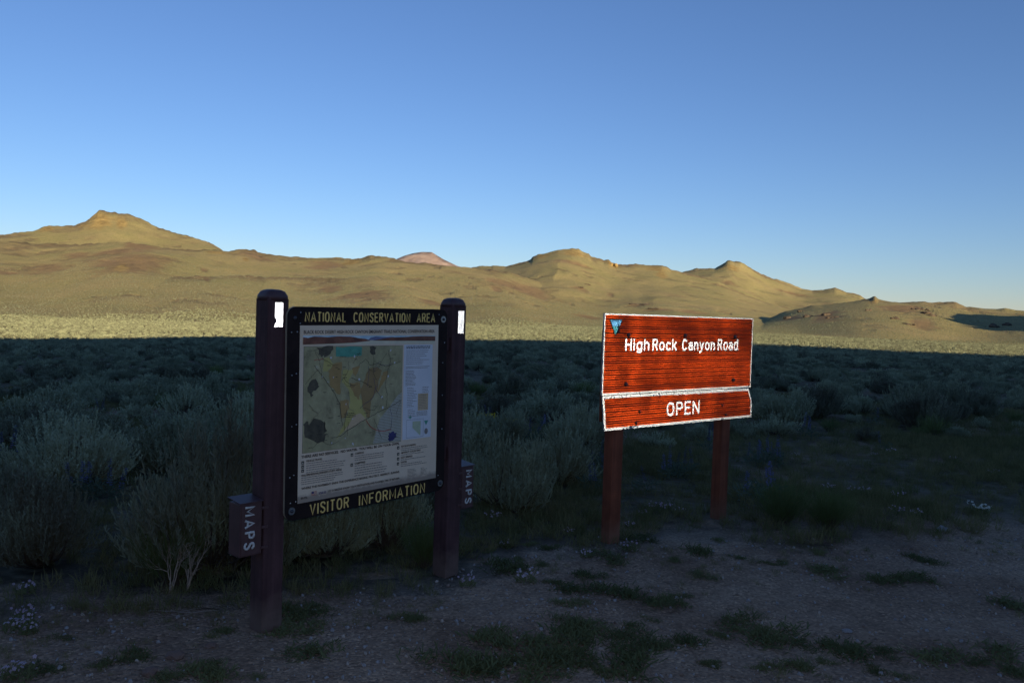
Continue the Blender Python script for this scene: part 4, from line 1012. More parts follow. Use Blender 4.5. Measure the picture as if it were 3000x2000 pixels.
def rabbit_shape(seed, n, leaf=0.10, wl=0.006, segs=3):
    """broom-like shrub of thin green wands from one base"""
    r = np.random.default_rng(seed)
    az = r.uniform(0, 2 * np.pi, n); tilt = r.uniform(0, 0.75, n) ** 0.8; L = r.uniform(0.65, 1.05, n)
    d = np.stack([np.sin(tilt) * np.cos(az), np.sin(tilt) * np.sin(az), np.cos(tilt)], 1)
    base = np.stack([0.10 * np.cos(az) * r.random(n), 0.10 * np.sin(az) * r.random(n), np.zeros(n)], 1)
    C = []; T = []
    for s in range(segs):
        q = 0.25 + 0.75 * s / segs
        c = base + d * (L * q)[:, None] * np.array([0.62, 0.62, 0.95]); C.append(c); T.append(unit(d * np.array([0.62, 0.62, 0.95]) + np.array([0, 0, 0.12 * s]) + r.normal(0, 0.10, (n, 3))))
    C = np.concatenate(C); T = np.concatenate(T); S = unit(np.cross(T, r.normal(0, 1, (len(C), 3))))
    LV, LF = orient_quads(C, T, S, leaf * 3.2 * r.uniform(0.8, 1.2, len(C)), wl)
    m = min(n, 36); tt = np.linspace(0, 0.5, 4)
    pts = [base[i] + d[i] * L[i] * tt[:, None] * np.array([0.62, 0.62, 0.95]) for i in range(m)]
    SV, SF = tube_np(pts, [np.linspace(0.008, 0.004, 4)] * m, 3)
    return LV, LF, SV, SF
SAGE = leaf_mat('sagebrush_leaf', (0.142, 0.140, 0.098), (0.395, 0.428, 0.282), scale=2.2, mid=(0.248, 0.276, 0.178), trans=0.12)
SAGE_FAR = SAGE
WOOD = plain_mat('grey_brown_twig', (0.085, 0.065, 0.050), 0.9, 0.3, 30.0)
DRYWOOD = plain_mat('bleached_dead_wood', (0.36, 0.27, 0.21), 0.9, 0.25, 40.0)
RABBIT = leaf_mat('rabbitbrush_green', (0.085, 0.115, 0.042), (0.140, 0.175, 0.062), scale=3.0)
WEED = leaf_mat('low_weed_green', (0.080, 0.098, 0.044), (0.150, 0.165, 0.075), scale=9.0)
GRASS = leaf_mat('meadow_grass', (0.090, 0.105, 0.040), (0.220, 0.195, 0.090), scale=0.6)
LUPL = leaf_mat('lupine_leaf', (0.075, 0.105, 0.070), (0.120, 0.155, 0.105), scale=6.0)
LUPF = leaf_mat('lupine_blue_flower', (0.095, 0.095, 0.210), (0.190, 0.185, 0.340), scale=30.0)
PHLX = leaf_mat('pale_pink_phlox_petal', (0.42, 0.30, 0.38), (0.58, 0.47, 0.54), scale=40.0)
WHTF = leaf_mat('cream_white_petal', (0.55, 0.55, 0.46), (0.72, 0.72, 0.62), scale=40.0)
YELF = leaf_mat('yellow_petal', (0.50, 0.36, 0.02), (0.62, 0.46, 0.03), scale=40.0)
STONE = plain_mat('pale_field_stone', (0.30, 0.27, 0.26), 0.9, 0.35, 14.0, bmp=0.5, bdist=0.02)
CLOD = plain_mat('rusty_brown_clod', (0.20, 0.125, 0.095), 0.95, 0.3, 20.0, bmp=0.6, bdist=0.01)
CRAG = plain_mat('dark_hill_rock', (0.090, 0.070, 0.052), 0.95, 0.5, 0.35, bmp=0.8, bdist=0.8)

def two_mesh(name, shp, leafm):
    LV, LF, SV, SF = shp
    return mesh_np(name + '_foliage', LV, LF, leafm), (mesh_np(name + '_stems', SV, SF, WOOD) if SV is not None else None)
def one_mesh(name, shp, leafm):
    LV, LF, SV, SF = shp
    if SV is None: return mesh_np(name, LV, LF, leafm)
    return mesh_np(name, np.concatenate([LV, SV]), np.concatenate([LF, SF + len(LV)]), [leafm, WOOD], midx=np.concatenate([np.zeros(len(LF)), np.ones(len(SF))]))
HERO = [two_mesh('sagebrush', sage_shape(s, 760, 44, 0.038, 0.0078, lobes=l), SAGE) for s, l in ((1, 20), (2, 16), (3, 22), (4, 18))]
HERO_R = [two_mesh('rabbitbrush', rabbit_shape(s, 420), RABBIT) for s in (11, 12)]
NEAR1 = [one_mesh('sagebrush', sage_shape(20 + s, 320, 26, 0.050, 0.0135, lobes=12 + s), SAGE) for s in range(4)]
MID = [one_mesh('sage_mid', sage_shape(30 + s, 130, 10, 0.085, 0.030, lobes=8 + s, stems=False), SAGE) for s in range(4)]
FAR = [one_mesh('sage_far', sage_shape(40 + s, 44, 4, 0.17, 0.075, lobes=8, stems=False, spire=0.02), SAGE_FAR) for s in range(3)]
RAB1 = [one_mesh('rabbitbrush', rabbit_shape(50 + s, 150, 0.11, 0.010), RABBIT) for s in range(2)]

# ------------------------------------------------------------------ sagebrush that can be told apart
def zg(x, y): return float(ground_z(np.array([x]), np.array([y]))[0])
def shrub(x, y, w, h, meshes, label, cat='shrub', group=None, name='sagebrush', rz=None):
    o = empty(name, (x, y, zg(x, y) - 0.01), rng.uniform(0, 6.28) if rz is None else rz); o.scale = (w, w, h)
    tag(o, label, cat, group)
    fo, st = meshes
    obj('foliage', fo, o)
    if st is not None: obj('stems', st, o)
    return o
placed = []
GS = 'sagebrush by the signs'
for (x, y, w, h, k, lab) in (
    (-1.93, 5.45, 1.20, 1.20, 0, 'tallest silvery sagebrush, rising directly behind the near kiosk post'),
    (-2.22, 6.25, 0.90, 0.90, 1, 'tall sagebrush directly behind the tallest one beside the kiosk'),
    (-1.60, 5.62, 0.75, 0.85, 2, 'narrow sagebrush squeezed between the near kiosk post and the board'),
    (-3.08, 5.38, 0.86, 0.66, 3, 'feathery sagebrush at the left edge, next to the bare dirt'),
    (-4.05, 6.20, 0.85, 0.62, 0, 'sagebrush cut by the left edge of the photo, above the pale phlox'),
    (-4.10, 7.65, 1.15, 0.78, 1, 'rounded full sagebrush standing alone left of the blue lupines'),
    (-3.55, 8.75, 1.35, 0.74, 2, 'broad sagebrush behind the blue lupines left of the kiosk'),
    (-3.10, 9.75, 1.15, 0.82, 3, 'bushy sagebrush seen just left of the near kiosk post, farther back'),
    (-1.28, 5.86, 0.72, 0.62, 1, 'sagebrush under the left half of the information board'),
    (-0.90, 6.08, 0.66, 0.60, 3, 'sagebrush under the right half of the information board'),
    (0.02, 7.32, 0.92, 0.80, 0, 'rounded sagebrush between the far kiosk post and the road sign'),
    (0.50, 8.55, 0.80, 0.66, 2, 'sagebrush just left of the road sign posts, behind the rounded one'),
    (-0.55, 9.00, 1.00, 0.80, 3, 'sagebrush right of the far kiosk post, in the second row'),
    (-0.15, 10.40, 0.95, 0.72, 1, 'sagebrush beyond the yellow flowers between kiosk and road sign'),
    (0.95, 10.70, 0.90, 0.70, 0, 'sagebrush whose top shows left of the OPEN board'),
    (5.05, 15.1, 1.15, 0.80, 1, 'sagebrush close right of the road sign at the far side of the meadow'),
    (6.10, 16.2, 1.20, 0.85, 2, 'grey sagebrush second to the right of the road sign beyond the meadow'),
    (7.35, 14.5, 1.25, 0.80, 3, 'pale sagebrush standing forward into the meadow on the right'),
    (8.30, 16.9, 1.30, 0.88, 0, 'wide sagebrush behind the pale one on the right'),
    (10.3, 18.3, 1.25, 0.90, 1, 'sagebrush near the right edge beyond the meadow')):
    shrub(x, y, w, h, HERO[k], lab, group=GS); placed.append((x, y, w))
for (x, y, w, h, k, lab) in ((-0.56, 5.60, 0.42, 0.34, 0, 'small dark green broom-like shrub at the foot of the far kiosk post'),
                             (2.38, 7.05, 0.60, 0.42, 1, 'dark green rabbitbrush right of the road sign, left one of the touching pair'),
                             (2.78, 7.02, 0.56, 0.38, 0, 'dark green rabbitbrush right of the road sign, right one of the touching pair'),
                             (-2.10, 5.10, 0.60, 0.46, 1, 'dark green wandy shrub below the tallest sagebrush, behind dead twigs')):
    shrub(x, y, w, h, HERO_R[k], lab, 'shrub', None, 'rabbitbrush'); placed.append((x, y, w))
# the rest of the brush: a jittered field
def field():
    r = np.random.default_rng(77); out = []
    for (d0, d1, cell, s0, s1) in ((5.5, 60, 0.95, 0.45, 1.15), (60, 165, 1.10, 0.8, 1.35), (165, 330, 1.45, 0.9, 1.5), (330, 560, 2.1, 1.0, 1.7), (560, 1000, 2.6, 0.55, 1.1)):
        g = np.arange(-d1, d1, cell); X, Y = np.meshgrid(g, g[g > -cell]); X = X.ravel() + r.uniform(-.5, .5, X.size) * cell; Y = Y.ravel() + r.uniform(-.5, .5, Y.size) * cell
        d = np.hypot(X, Y); az = np.degrees(np.arctan2(X, Y))
        k = (d >= d0) & (d < d1) & (np.abs(az) < 46); X, Y, d = X[k], Y[k], d[k]
        w = r.uniform(s0, s1, len(X)) * (0.82 + 0.30 * fbm(X / 9, Y / 9, 2, 123)); h = w * r.uniform(0.45, 0.72, len(X))
        out.append(np.stack([X, Y, w, h, d], 1))
    A = np.concatenate(out); X, Y, w, h, d = A.T
    ok = Y > veg_y(X) + 0.45 * w + 0.25
    mead = Y < meadow_y(X) + 0.3 * w
    ok &= ~(mead & (X > -0.2)) | (r.random(len(X)) < 0.012)
    clear = fbm(X / 5.5, Y / 5.5, 3, 131)
    ok &= ~((clear > 0.30) & (d < 70)); ok &= r.random(len(X)) < np.where(d < 165, 0.80, 0.9)
    # keep the signs' own ground open
    for px, py, pr in ((-1.24, 4.4, 0.45), (-0.33, 5.4, 0.5), (0.86, 6.33, 0.8), (1.9, 7.2, 0.8)): ok &= np.hypot(X - px, Y - py) > pr + w * 0.5
    for px, py, pw in placed: ok &= np.hypot(X - px, Y - py) > (pw + w) * 0.40
    ok &= ~((d < 9) & (X > -2.2) & (X < 0.5) & (Y < 6.3))
    ok &= ~((X > -3.75) & (X < -2.35) & (Y < 8.0))
    # up the slopes the shrubs stop at bare rock
    ok &= ~((d > 450) & (np.maximum(blobs(X, Y, RED), blobs(X, Y, YEL)) > 0.25)) & ((d < 560) | (np.abs(np.degrees(np.arctan2(X, Y))) < 35))
    A = A[ok]
    return A
A = field()
A = A[np.argsort(A[:, 4])]
vis = np.abs(np.degrees(np.arctan2(A[:, 0], A[:, 1]))) < 33.0
score = np.where(vis, A[:, 2] / A[:, 4], -1)
order = np.argsort(-score)
N_IND = 276
ind = np.zeros(len(A), bool); ind[order[:N_IND]] = True
zA = ground_z(A[:, 0], A[:, 1])
def zone(x, y):
    az = math.degrees(math.atan2(x, y)); d = math.hypot(x, y)
    side = ('at the far left of the photo' if az < -24 else 'left of the kiosk' if az < -15.5 else 'behind the information board' if az < -5.0 else 'between the kiosk and the road sign' if az < 6 else 'behind the road sign' if az < 17 else 'right of the road sign' if az < 25 else 'at the far right of the photo')
    row = 'nearest rows' if d < 11 else 'second rows' if d < 16 else 'middle rows' if d < 22 else 'farther rows'
    return side, row
for q, i in enumerate(np.nonzero(ind)[0]):
    x, y, w, h, d = A[i]
    green = rng.random() < 0.07
    me = RAB1[int(rng.integers(0, 2))] if green else NEAR1[int(rng.integers(0, 4))]
    o = bpy.data.objects.new('rabbitbrush' if green else 'sagebrush', me); COL.objects.link(o)
    o.location = (x, y, float(zA[i]) - 0.01); o.rotation_euler = (0, 0, rng.uniform(0, 6.28)); o.scale = (w, w, h * (0.8 if green else 1))
    side, row = zone(x, y)
    big = 'small' if w < 0.62 else 'broad' if w > 0.98 else 'middling'
    flat_ = 'flat-topped' if h / w < 0.54 else 'high-domed' if h / w > 0.64 else 'rounded'
    if green: tag(o, 'dark green rabbitbrush among the sage, %s, %s' % (side, row), 'shrub', 'rabbitbrush %s, %s' % (side, row))
    else: tag(o, '%s %s grey-green sagebrush %s, %s' % (big, flat_, side, row), 'shrub', '%s %s sagebrush %s, %s' % (big, flat_, side, row))
# ------------------------------------------------------------------ scatter by geometry nodes for what nobody could count
def scatter(name, label, cat, P, rot, scl, idx, protos):
    coll = bpy.data.collections.new(name + '_shapes')
    for k, me in enumerate(protos):
        o = bpy.data.objects.new('%s_shape_%02d' % (name, k), me); coll.objects.link(o)
    me = bpy.data.meshes.new(name); me.vertices.add(len(P)); me.vertices.foreach_set('co', np.asarray(P, np.float32).ravel())
    for nm, typ, arr, key in (('rot', 'FLOAT_VECTOR', rot, 'vector'), ('scl', 'FLOAT_VECTOR', scl, 'vector'), ('idx', 'INT', idx, 'value')):
        at = me.attributes.new(nm, typ, 'POINT'); at.data.foreach_set(key, np.asarray(arr, np.int32 if typ == 'INT' else np.float32).ravel())
    o = obj(name, me); tag(o, label, cat, kind='stuff')
    ng = bpy.data.node_groups.new(name, 'GeometryNodeTree')
    ng.interface.new_socket('Geometry', in_out='INPUT', socket_type='NodeSocketGeometry'); ng.interface.new_socket('Geometry', in_out='OUTPUT', socket_type='NodeSocketGeometry')
    n = ng.nodes; L = ng.links
    gi = n.new('NodeGroupInput'); go = n.new('NodeGroupOutput'); ip = n.new('GeometryNodeInstanceOnPoints'); ci = n.new('GeometryNodeCollectionInfo')
    ci.inputs['Collection'].default_value = coll; ci.inputs['Separate Children'].default_value = True; ci.inputs['Reset Children'].default_value = True
    ip.inputs['Pick Instance'].default_value = True
    def attr(nm, typ):
        a = n.new('GeometryNodeInputNamedAttribute'); a.data_type = typ; a.inputs['Name'].default_value = nm
        return [s for s in a.outputs if s.enabled and s.name == 'Attribute'][0]
    L.new(gi.outputs[0], ip.inputs['Points']); L.new(ci.outputs[0], ip.inputs['Instance'])
    L.new(attr('idx', 'INT'), ip.inputs['Instance Index']); L.new(attr('rot', 'FLOAT_VECTOR'), ip.inputs['Rotation']); L.new(attr('scl', 'FLOAT_VECTOR'), ip.inputs['Scale'])
    L.new(ip.outputs[0], go.inputs[0])
    md = o.modifiers.new('scatter', 'NODES'); md.node_group = ng
    return o
B = A[~ind]; zB = zA[~ind]; r = np.random.default_rng(5)
idx = np.where(B[:, 4] < 140, r.integers(0, 4, len(B)), 4 + r.integers(0, 3, len(B)))
near_extra = B[:, 4] < 45
idx = np.where(near_extra, 7 + r.integers(0, 4, len(B)), idx)
scatter('sagebrush_flat', 'endless mass of sagebrush covering the flat out to the hills', 'sagebrush',
        np.stack([B[:, 0], B[:, 1], zB - 0.02], 1), np.stack([np.zeros(len(B)), np.zeros(len(B)), r.uniform(0, 6.28, len(B))], 1),
        np.stack([B[:, 2], B[:, 2], B[:, 3]], 1), idx, MID + FAR + NEAR1)
# grass of the meadow and between the shrubs
def tuft(seed, n, h, spread, wl):
    r = np.random.default_rng(seed); az = r.uniform(0, 2 * np.pi, n); tl = r.uniform(0.05, 0.8, n)
    T = np.stack([np.sin(tl) * np.cos(az), np.sin(tl) * np.sin(az), np.cos(tl)], 1); C = np.stack([r.normal(0, spread, n), r.normal(0, spread, n), np.zeros(n)], 1)
    S = unit(np.cross(T, r.normal(0, 1, (n, 3)))); V, Fq = orient_quads(C, T, S, h * r.uniform(0.5, 1.1, n), wl)
    return mesh_np('tuft', V, Fq, GRASS)
TUFT = [tuft(60 + k, 26, 0.16, 0.05, 0.0065) for k in range(4)]
def meadow():
    r = np.random.default_rng(9); n = 110000
    d = np.sqrt(r.uniform(3.4 ** 2, 24 ** 2, n)); az = np.radians(r.uniform(-42, 42, n)); X, Y = d * np.sin(az), d * np.cos(az)
    edge = Y - veg_y(X) + 0.45 * fbm(X / 0.8, Y / 0.8, 3, 141)
    inm = (X > -0.3) & (Y < meadow_y(X) + 1.0)
    p = np.where(inm, 0.80, 0.16 + 0.55 * (1 - sstep(0.3, 1.4, edge))) * sstep(-0.1, 0.55, edge) * (0.25 + 0.75 * sstep(-0.35, 0.25, fbm(X / 1.6, Y / 1.6, 3, 151)))
    # sparse dry tufts straggle out over the dirt
    p = np.maximum(p, (0.10 + 0.45 * sstep(-1.3, -0.1, edge)) * sstep(0.02, 0.40, fbm(X / 0.8, Y / 0.8, 3, 171)) * (edge < 0.3))
    p = np.maximum(p, 0.45 * (X < -1.5) * (Y > 3.8) * sstep(-0.10, 0.30, fbm(X / 0.7, Y / 0.7, 3, 181)))
    k = r.random(n) < p; X, Y = X[k], Y[k]
    s = r.uniform(0.40, 1.05, len(X)) * np.where(X < -0.3, 0.75, 1.0) * np.where(Y < veg_y(X) - 0.25, 0.45, 1.0) * np.where((X > -0.3) & (Y < meadow_y(X) + 1), 0.85, 1.0)
    return X, Y, s, r
X, Y, s, r = meadow()
scatter('meadow_grass', 'short dark green grass of the shaded meadow', 'grass', np.stack([X, Y, ground_z(X, Y) - 0.005], 1),
        np.stack([r.normal(0, .12, len(X)), r.normal(0, .12, len(X)), r.uniform(0, 6.28, len(X))], 1), np.stack([s, s, s * r.uniform(0.6, 1.2, len(X))], 1), r.integers(0, 4, len(X)), TUFT)
# gravel on the dirt
def pebble(seed, mt, sub=1):
    bm = bmesh.new(); bmesh.ops.create_icosphere(bm, subdivisions=sub, radius=1.0); rr = np.random.default_rng(seed)
    for v in bm.verts: v.co *= float(rr.uniform(0.72, 1.15)); v.co.z *= 0.62
    me = bpy.data.meshes.new('pebble'); bm.to_mesh(me); bm.free(); me.materials.append(mt); return me
GRAVEL = [plain_mat('gravel_pale', (0.34, 0.28, 0.23), 0.9, 0.3, 0.8), plain_mat('gravel_grey', (0.27, 0.25, 0.24), 0.9, 0.3, 0.8), plain_mat('gravel_brown', (0.20, 0.15, 0.12), 0.9, 0.3, 0.8)]
PEB = [pebble(70 + k, GRAVEL[(0, 1, 1, 2, 1, 2)[k]]) for k in range(6)]
r = np.random.default_rng(15); n = 24000
d = 3.0 + 6.5 * r.random(n) ** 1.25; az = np.radians(r.uniform(-42, 42, n)); X, Y = d * np.sin(az), d * np.cos(az)
k = (Y < veg_y(X) - 0.05) & (r.random(n) < 0.35 + 0.65 * sstep(-0.2, 0.3, fbm(X / 0.7, Y / 0.7, 3, 161))); X, Y = X[k], Y[k]
s = 0.0030 + 0.013 * r.random(len(X)) ** 5
scatter('gravel', 'fine pale gravel scattered over the bare dirt', 'gravel', np.stack([X, Y, ground_z(X, Y) + s * 0.25], 1),
        np.stack([r.uniform(0, 6, len(X)), r.uniform(0, 6, len(X)), r.uniform(0, 6, len(X))], 1), np.stack([s, s, s], 1), r.integers(0, 6, len(X)), PEB)
# ------------------------------------------------------------------ small plants, stones and twigs that can be told apart
LUPINES = [(-5.27, 8.53), (-4.64, 7.83), (-4.34, 8.33), (-4.1, 8.13), (-4.18, 8.33), (-3.95, 8.13), (-3.86, 8.13), (-3.72, 7.03), (-3.63, 7.13), (-3.48, 7.03), (-9.05, 16.3), (-6.81, 13.51), (1.06, 9.23), (0.95, 8.63), (1.77, 8.83), (1.87, 8.93), (1.98, 9.12), (1.38, 8.13), (2.64, 10.72), (2.95, 9.82), (3.12, 10.02), (3.2, 9.92), (3.28, 10.12), (2.56, 8.03), (2.33, 7.83), (6.74, 15.01), (7.9, 15.61), (4.69, 12.82), (5.38, 11.72), (-0.69, 15.0), (-0.35, 13.7), (0.5, 12.9), (0.59, 13.1), (0.26, 11.02), (0.33, 10.92), (0.84, 8.23)]
PHLOX = [(-0.12, 6.85), (1.34, 7.43), (1.45, 7.43), (1.56, 7.33), (1.22, 7.23), (1.04, 6.83), (0.5, 6.53), (0.93, 6.13), (0.59, 5.93), (0.14, 5.33), (0.0, 6.13), (-0.24, 5.23), (3.4, 8.62), (3.62, 8.53), (3.79, 8.62), (3.66, 7.63), (3.8, 7.53), (4.0, 8.33), (4.5, 7.73), (2.61, 8.63), (-2.63, 4.43), (-2.55, 4.33), (-2.54, 4.23), (-2.48, 4.23), (-2.29, 3.73), (-2.23, 3.73), (-2.86, 4.83), (4.99, 11.12), (5.32, 11.32), (5.9, 10.82), (3.78, 10.72), (5.84, 9.82)]
YELLOW = [(-0.37, 13.6), (0.04, 13.0), (-0.49, 12.5), (-4.22, 8.43)]
WEEDS_SIGN = [(0.09, 6.53), (0.61, 6.53), (1.03, 6.43), (0.34, 6.13), (0.09, 5.83), (0.76, 5.93), (0.58, 5.53), (0.31, 5.33), (0.48, 5.23), (1.47, 6.13), (1.73, 6.53), (1.23, 5.93), (1.72, 6.03), (1.36, 5.53), (1.14, 5.13), (0.42, 4.93), (0.7, 5.13), (0.88, 5.03), (0.99, 4.93), (0.38, 4.63), (0.52, 4.53), (0.74, 4.63), (0.85, 4.73), (0.65, 4.43), (0.76, 4.43), (0.01, 4.33), (0.19, 4.33), (0.28, 4.23), (0.47, 4.43), (0.85, 4.33), (0.66, 4.23), (1.01, 4.43), (1.2, 4.53), (1.35, 4.73), (0.35, 4.13), (0.28, 4.13), (0.1, 4.13), (-0.04, 4.03), (0.46, 4.03), (0.54, 3.93), (0.66, 4.03), (0.14, 4.03), (0.33, 4.03), (1.05, 4.13), (1.1, 4.13), (-0.11, 6.03), (0.19, 6.23), (-0.05, 5.63), (0.25, 5.73)]
WEEDS_RIGHT = [(1.91, 5.93), (2.03, 5.93), (3.14, 6.23), (3.2, 6.13), (2.42, 6.23), (2.3, 5.73), (2.82, 5.63), (2.66, 5.63), (1.47, 4.63), (1.52, 4.53), (1.65, 4.43), (1.84, 4.43), (1.88, 4.33), (2.07, 4.33), (1.91, 4.13), (1.72, 4.23), (2.34, 4.33), (2.51, 4.23), (2.7, 4.33), (3.27, 5.13), (2.62, 4.13), (2.03, 4.03), (1.34, 4.13), (1.5, 4.13)]
WEEDS_KIOSK = [(-1.26, 4.73), (-1.14, 4.73), (-1.23, 4.63), (-1.06, 4.53), (-1.09, 4.43), (-0.56, 4.63), (-0.48, 4.63), (-0.99, 4.13), (-0.24, 4.03), (-0.1, 4.03), (-0.01, 4.03), (0.0, 4.33), (-1.18, 3.83), (-1.51, 4.33), (-1.4, 3.93), (-1.56, 3.83), (-1.42, 3.83), (-1.87, 4.03), (-1.94, 3.93), (-2.15, 3.83), (-2.32, 4.23), (-2.21, 3.83)]
def weed_mesh(seed, n=130):
    r = np.random.default_rng(seed)
    k = r.integers(3, 6); cx = r.normal(0, 0.30, (k, 2)); j = r.integers(0, k, n)
    C = np.stack([cx[j, 0] + r.normal(0, 0.26, n), cx[j, 1] + r.normal(0, 0.26, n), r.uniform(0, 0.15, n)], 1)
    az = r.uniform(0, 2 * np.pi, n); tl = r.uniform(0.3, 1.35, n); T = np.stack([np.sin(tl) * np.cos(az), np.sin(tl) * np.sin(az), np.cos(tl)], 1)
    S = unit(np.cross(T, r.normal(0, 1, (n, 3)))); V, Fq = orient_quads(C, T, S, r.uniform(0.16, 0.40, n), 0.055)
    return mesh_np('weed_clump', V, Fq, WEED)
WM = [weed_mesh(200 + k, 230 + 30 * k) for k in range(5)]
def weeds(L, where):
    for (x, y) in L:
        for rep in range(1):
            s = 0.07 + 0.14 * rng.random() ** 1.2; o = bpy.data.objects.new('weed_clump', WM[int(rng.integers(0, 5))]); COL.objects.link(o)
            o.location = (x, y, zg(x, y) - 0.004); o.rotation_euler = (0, 0, rng.uniform(0, 6.28)); o.scale = (s, s, s * rng.uniform(0.45, 0.8))
            row = 'nearest the camera' if y < 4.2 else 'second row' if y < 4.7 else 'midway back' if y < 5.6 else 'farthest back'
            big = 'tiny' if s < 0.10 else 'large' if s > 0.155 else 'medium'
            tag(o, '%s dark green weed clump %s, %s' % (big, where, row), 'weed', '%s weed clumps %s, %s' % (big, where, row))
weeds(WEEDS_SIGN, 'in front of the road sign'); weeds(WEEDS_RIGHT, 'right of the road sign'); weeds(WEEDS_KIOSK, 'in front of the kiosk')
# lupines: a mound of leaves and upright blue spikes
def lup_leaf(seed, n=110):
    r = np.random.default_rng(seed); az = r.uniform(0, 2 * np.pi, n); rad = 0.16 * np.sqrt(r.random(n)); C = np.stack([rad * np.cos(az), rad * np.sin(az), r.uniform(0.02, 0.17, n)], 1)
    T = unit(np.stack([np.cos(az), np.sin(az), r.uniform(0.1, 1.2, n)], 1) + r.normal(0, .4, (n, 3))); S = unit(np.cross(T, r.normal(0, 1, (n, 3))))
    V, Fq = orient_quads(C, T, S, r.uniform(0.04, 0.07, n), 0.014); return mesh_np('lupine_leaves', V, Fq, LUPL)
def lup_spike(seed):
    r = np.random.default_rng(seed); V = []; n = 90; z = 0.14 + 0.22 * np.sort(r.random(n)); w = 0.020 * (1.25 - (z - 0.14) / 0.22); az = r.uniform(0, 2 * np.pi, n)
    zq = 0.14 + np.round((z - 0.14) / 0.02) * 0.02
    C = np.stack([w * np.cos(az) * 0.5, w * np.sin(az) * 0.5, zq], 1); T = unit(np.stack([np.cos(az), np.sin(az), np.full(n, 0.45)], 1)); S = unit(np.cross(T, np.array([0, 0, 1.0])))
    LV, LF = orient_quads(C, T, S, 0.017, 0.013)
    SV, SF = tube_np([np.array([[0, 0, 0], [0.004, 0.002, 0.15], [0.0, 0.004, 0.37]])], [np.array([0.004, 0.003, 0.0015])], 4)
    return mesh_np('lupine_spike', np.concatenate([LV, SV]), np.concatenate([LF, SF + len(LV)]), [LUPF, LUPL], midx=np.concatenate([np.zeros(len(LF)), np.ones(len(SF))]))
LL = [lup_leaf(300 + k) for k in range(3)]; LS = [lup_spike(310 + k) for k in range(3)]
for (x, y) in LUPINES:
    az = math.degrees(math.atan2(x, y))
    where = 'among the sage left of the kiosk' if az < -15 else 'in the brush between kiosk and road sign' if az < 4 else 'just left of the left road sign post' if az < 8 else 'between the two road sign posts' if az < 14.5 else 'just right of the right road sign post' if az < 19.5 else 'in the meadow right of the road sign'
    o = empty('lupine', (x, y, zg(x, y) - 0.005), rng.uniform(0, 6.28)); s = rng.uniform(0.7, 1.05); o.scale = (s, s, s)
    nsp = int(rng.integers(1, 4)); word = ('one flower spike', 'two flower spikes', 'three flower spikes')[nsp - 1]
    tag(o, 'blue lupine with %s %s' % (word, where), 'lupine', 'lupines with %s %s' % (word, where))
    obj('leaves', LL[int(rng.integers(0, 3))], o)
    for q in range(nsp):
        f = obj('flower_spike', LS[int(rng.integers(0, 3))], o, (rng.normal(0, 0.06), rng.normal(0, 0.06), 0.01)); f.rotation_euler = (rng.normal(0, .14), rng.normal(0, .14), rng.uniform(0, 6)); f.scale = (1.15, 1.15, rng.uniform(0.8, 1.15))
# phlox and other small flowers in low cushions
def cushion(seed, petal, n=95, m=16):
    r = np.random.default_rng(seed)
    az = r.uniform(0, 2 * np.pi, n); rad = 0.10 * np.sqrt(r.random(n)); C = np.stack([rad * np.cos(az), rad * np.sin(az), r.uniform(0, 0.05, n)], 1); T = unit(r.normal(0, .7, (n, 3)) + np.array([0, 0, 0.9])); S = unit(np.cross(T, r.normal(0, 1, (n, 3))))
    LV, LF = orient_quads(C, T, S, 0.05, 0.010)
    az = r.uniform(0, 2 * np.pi, m); rad = 0.11 * np.sqrt(r.random(m)); FC = np.stack([rad * np.cos(az), rad * np.sin(az), r.uniform(0.06, 0.11, m)], 1)
    PV = []; PF = []; off = 0
    for c in FC:
        t = unit(r.normal(0, .45, 3) + np.array([0.1, -0.5, 0.8])); u = unit(np.cross(t, np.array([1.0, 0.2, 0]))); w = np.cross(t, u)
        for q in range(5):
            a = q * 2 * np.pi / 5; dv = u * np.cos(a) + w * np.sin(a); sv = -u * np.sin(a) + w * np.cos(a)
            PV += [c, c + dv * 0.009 + sv * 0.005, c + dv * 0.014, c + dv * 0.009 - sv * 0.005]; PF.append([off, off + 1, off + 2, off + 3]); off += 4
    return mesh_np('cushion_leaves', LV, LF, WEED), mesh_np('flowers', np.array(PV), np.array(PF), petal)
CP = [cushion(400 + k, PHLX) for k in range(3)]; CW = [cushion(410, WHTF, 160, 24)]; CY = [cushion(420, YELF, 120, 60)]
def flower(x, y, cm, label, group, s, name):
    o = empty(name, (x, y, zg(x, y) - 0.003), rng.uniform(-0.5, 0.5)); o.scale = (s, s, s); tag(o, label, 'flower', group)
    obj('leaves', cm[0], o); tag(obj('flowers', cm[1], o), kind='stuff')
for k, (x, y) in enumerate(PHLOX):
    az = math.degrees(math.atan2(x, y))
    if k == 18: flower(x, y, CW[0], 'large cushion of cream-white flowers at the right meadow edge', None, 1.0, 'white_flower_cushion'); continue
    where = 'at the lower left corner by the bare dirt' if az < -15 else 'on the dirt between kiosk and road sign' if az < 6 else 'at the feet of the road sign posts' if az < 14 else 'in the meadow right of the road sign'
    flower(x, y, CP[k % 3], 'pale pink phlox cushion ' + where, 'phlox ' + where, rng.uniform(0.45, 0.8), 'phlox')
for (x, y) in YELLOW:
    w = 'beside the blue lupines at left' if x < -2 else 'in the brush between kiosk and road sign'
    flower(x, y, CY[0], 'patch of small yellow flowers ' + w, 'yellow flowers ' + w, 1.5, 'yellow_flower_patch')
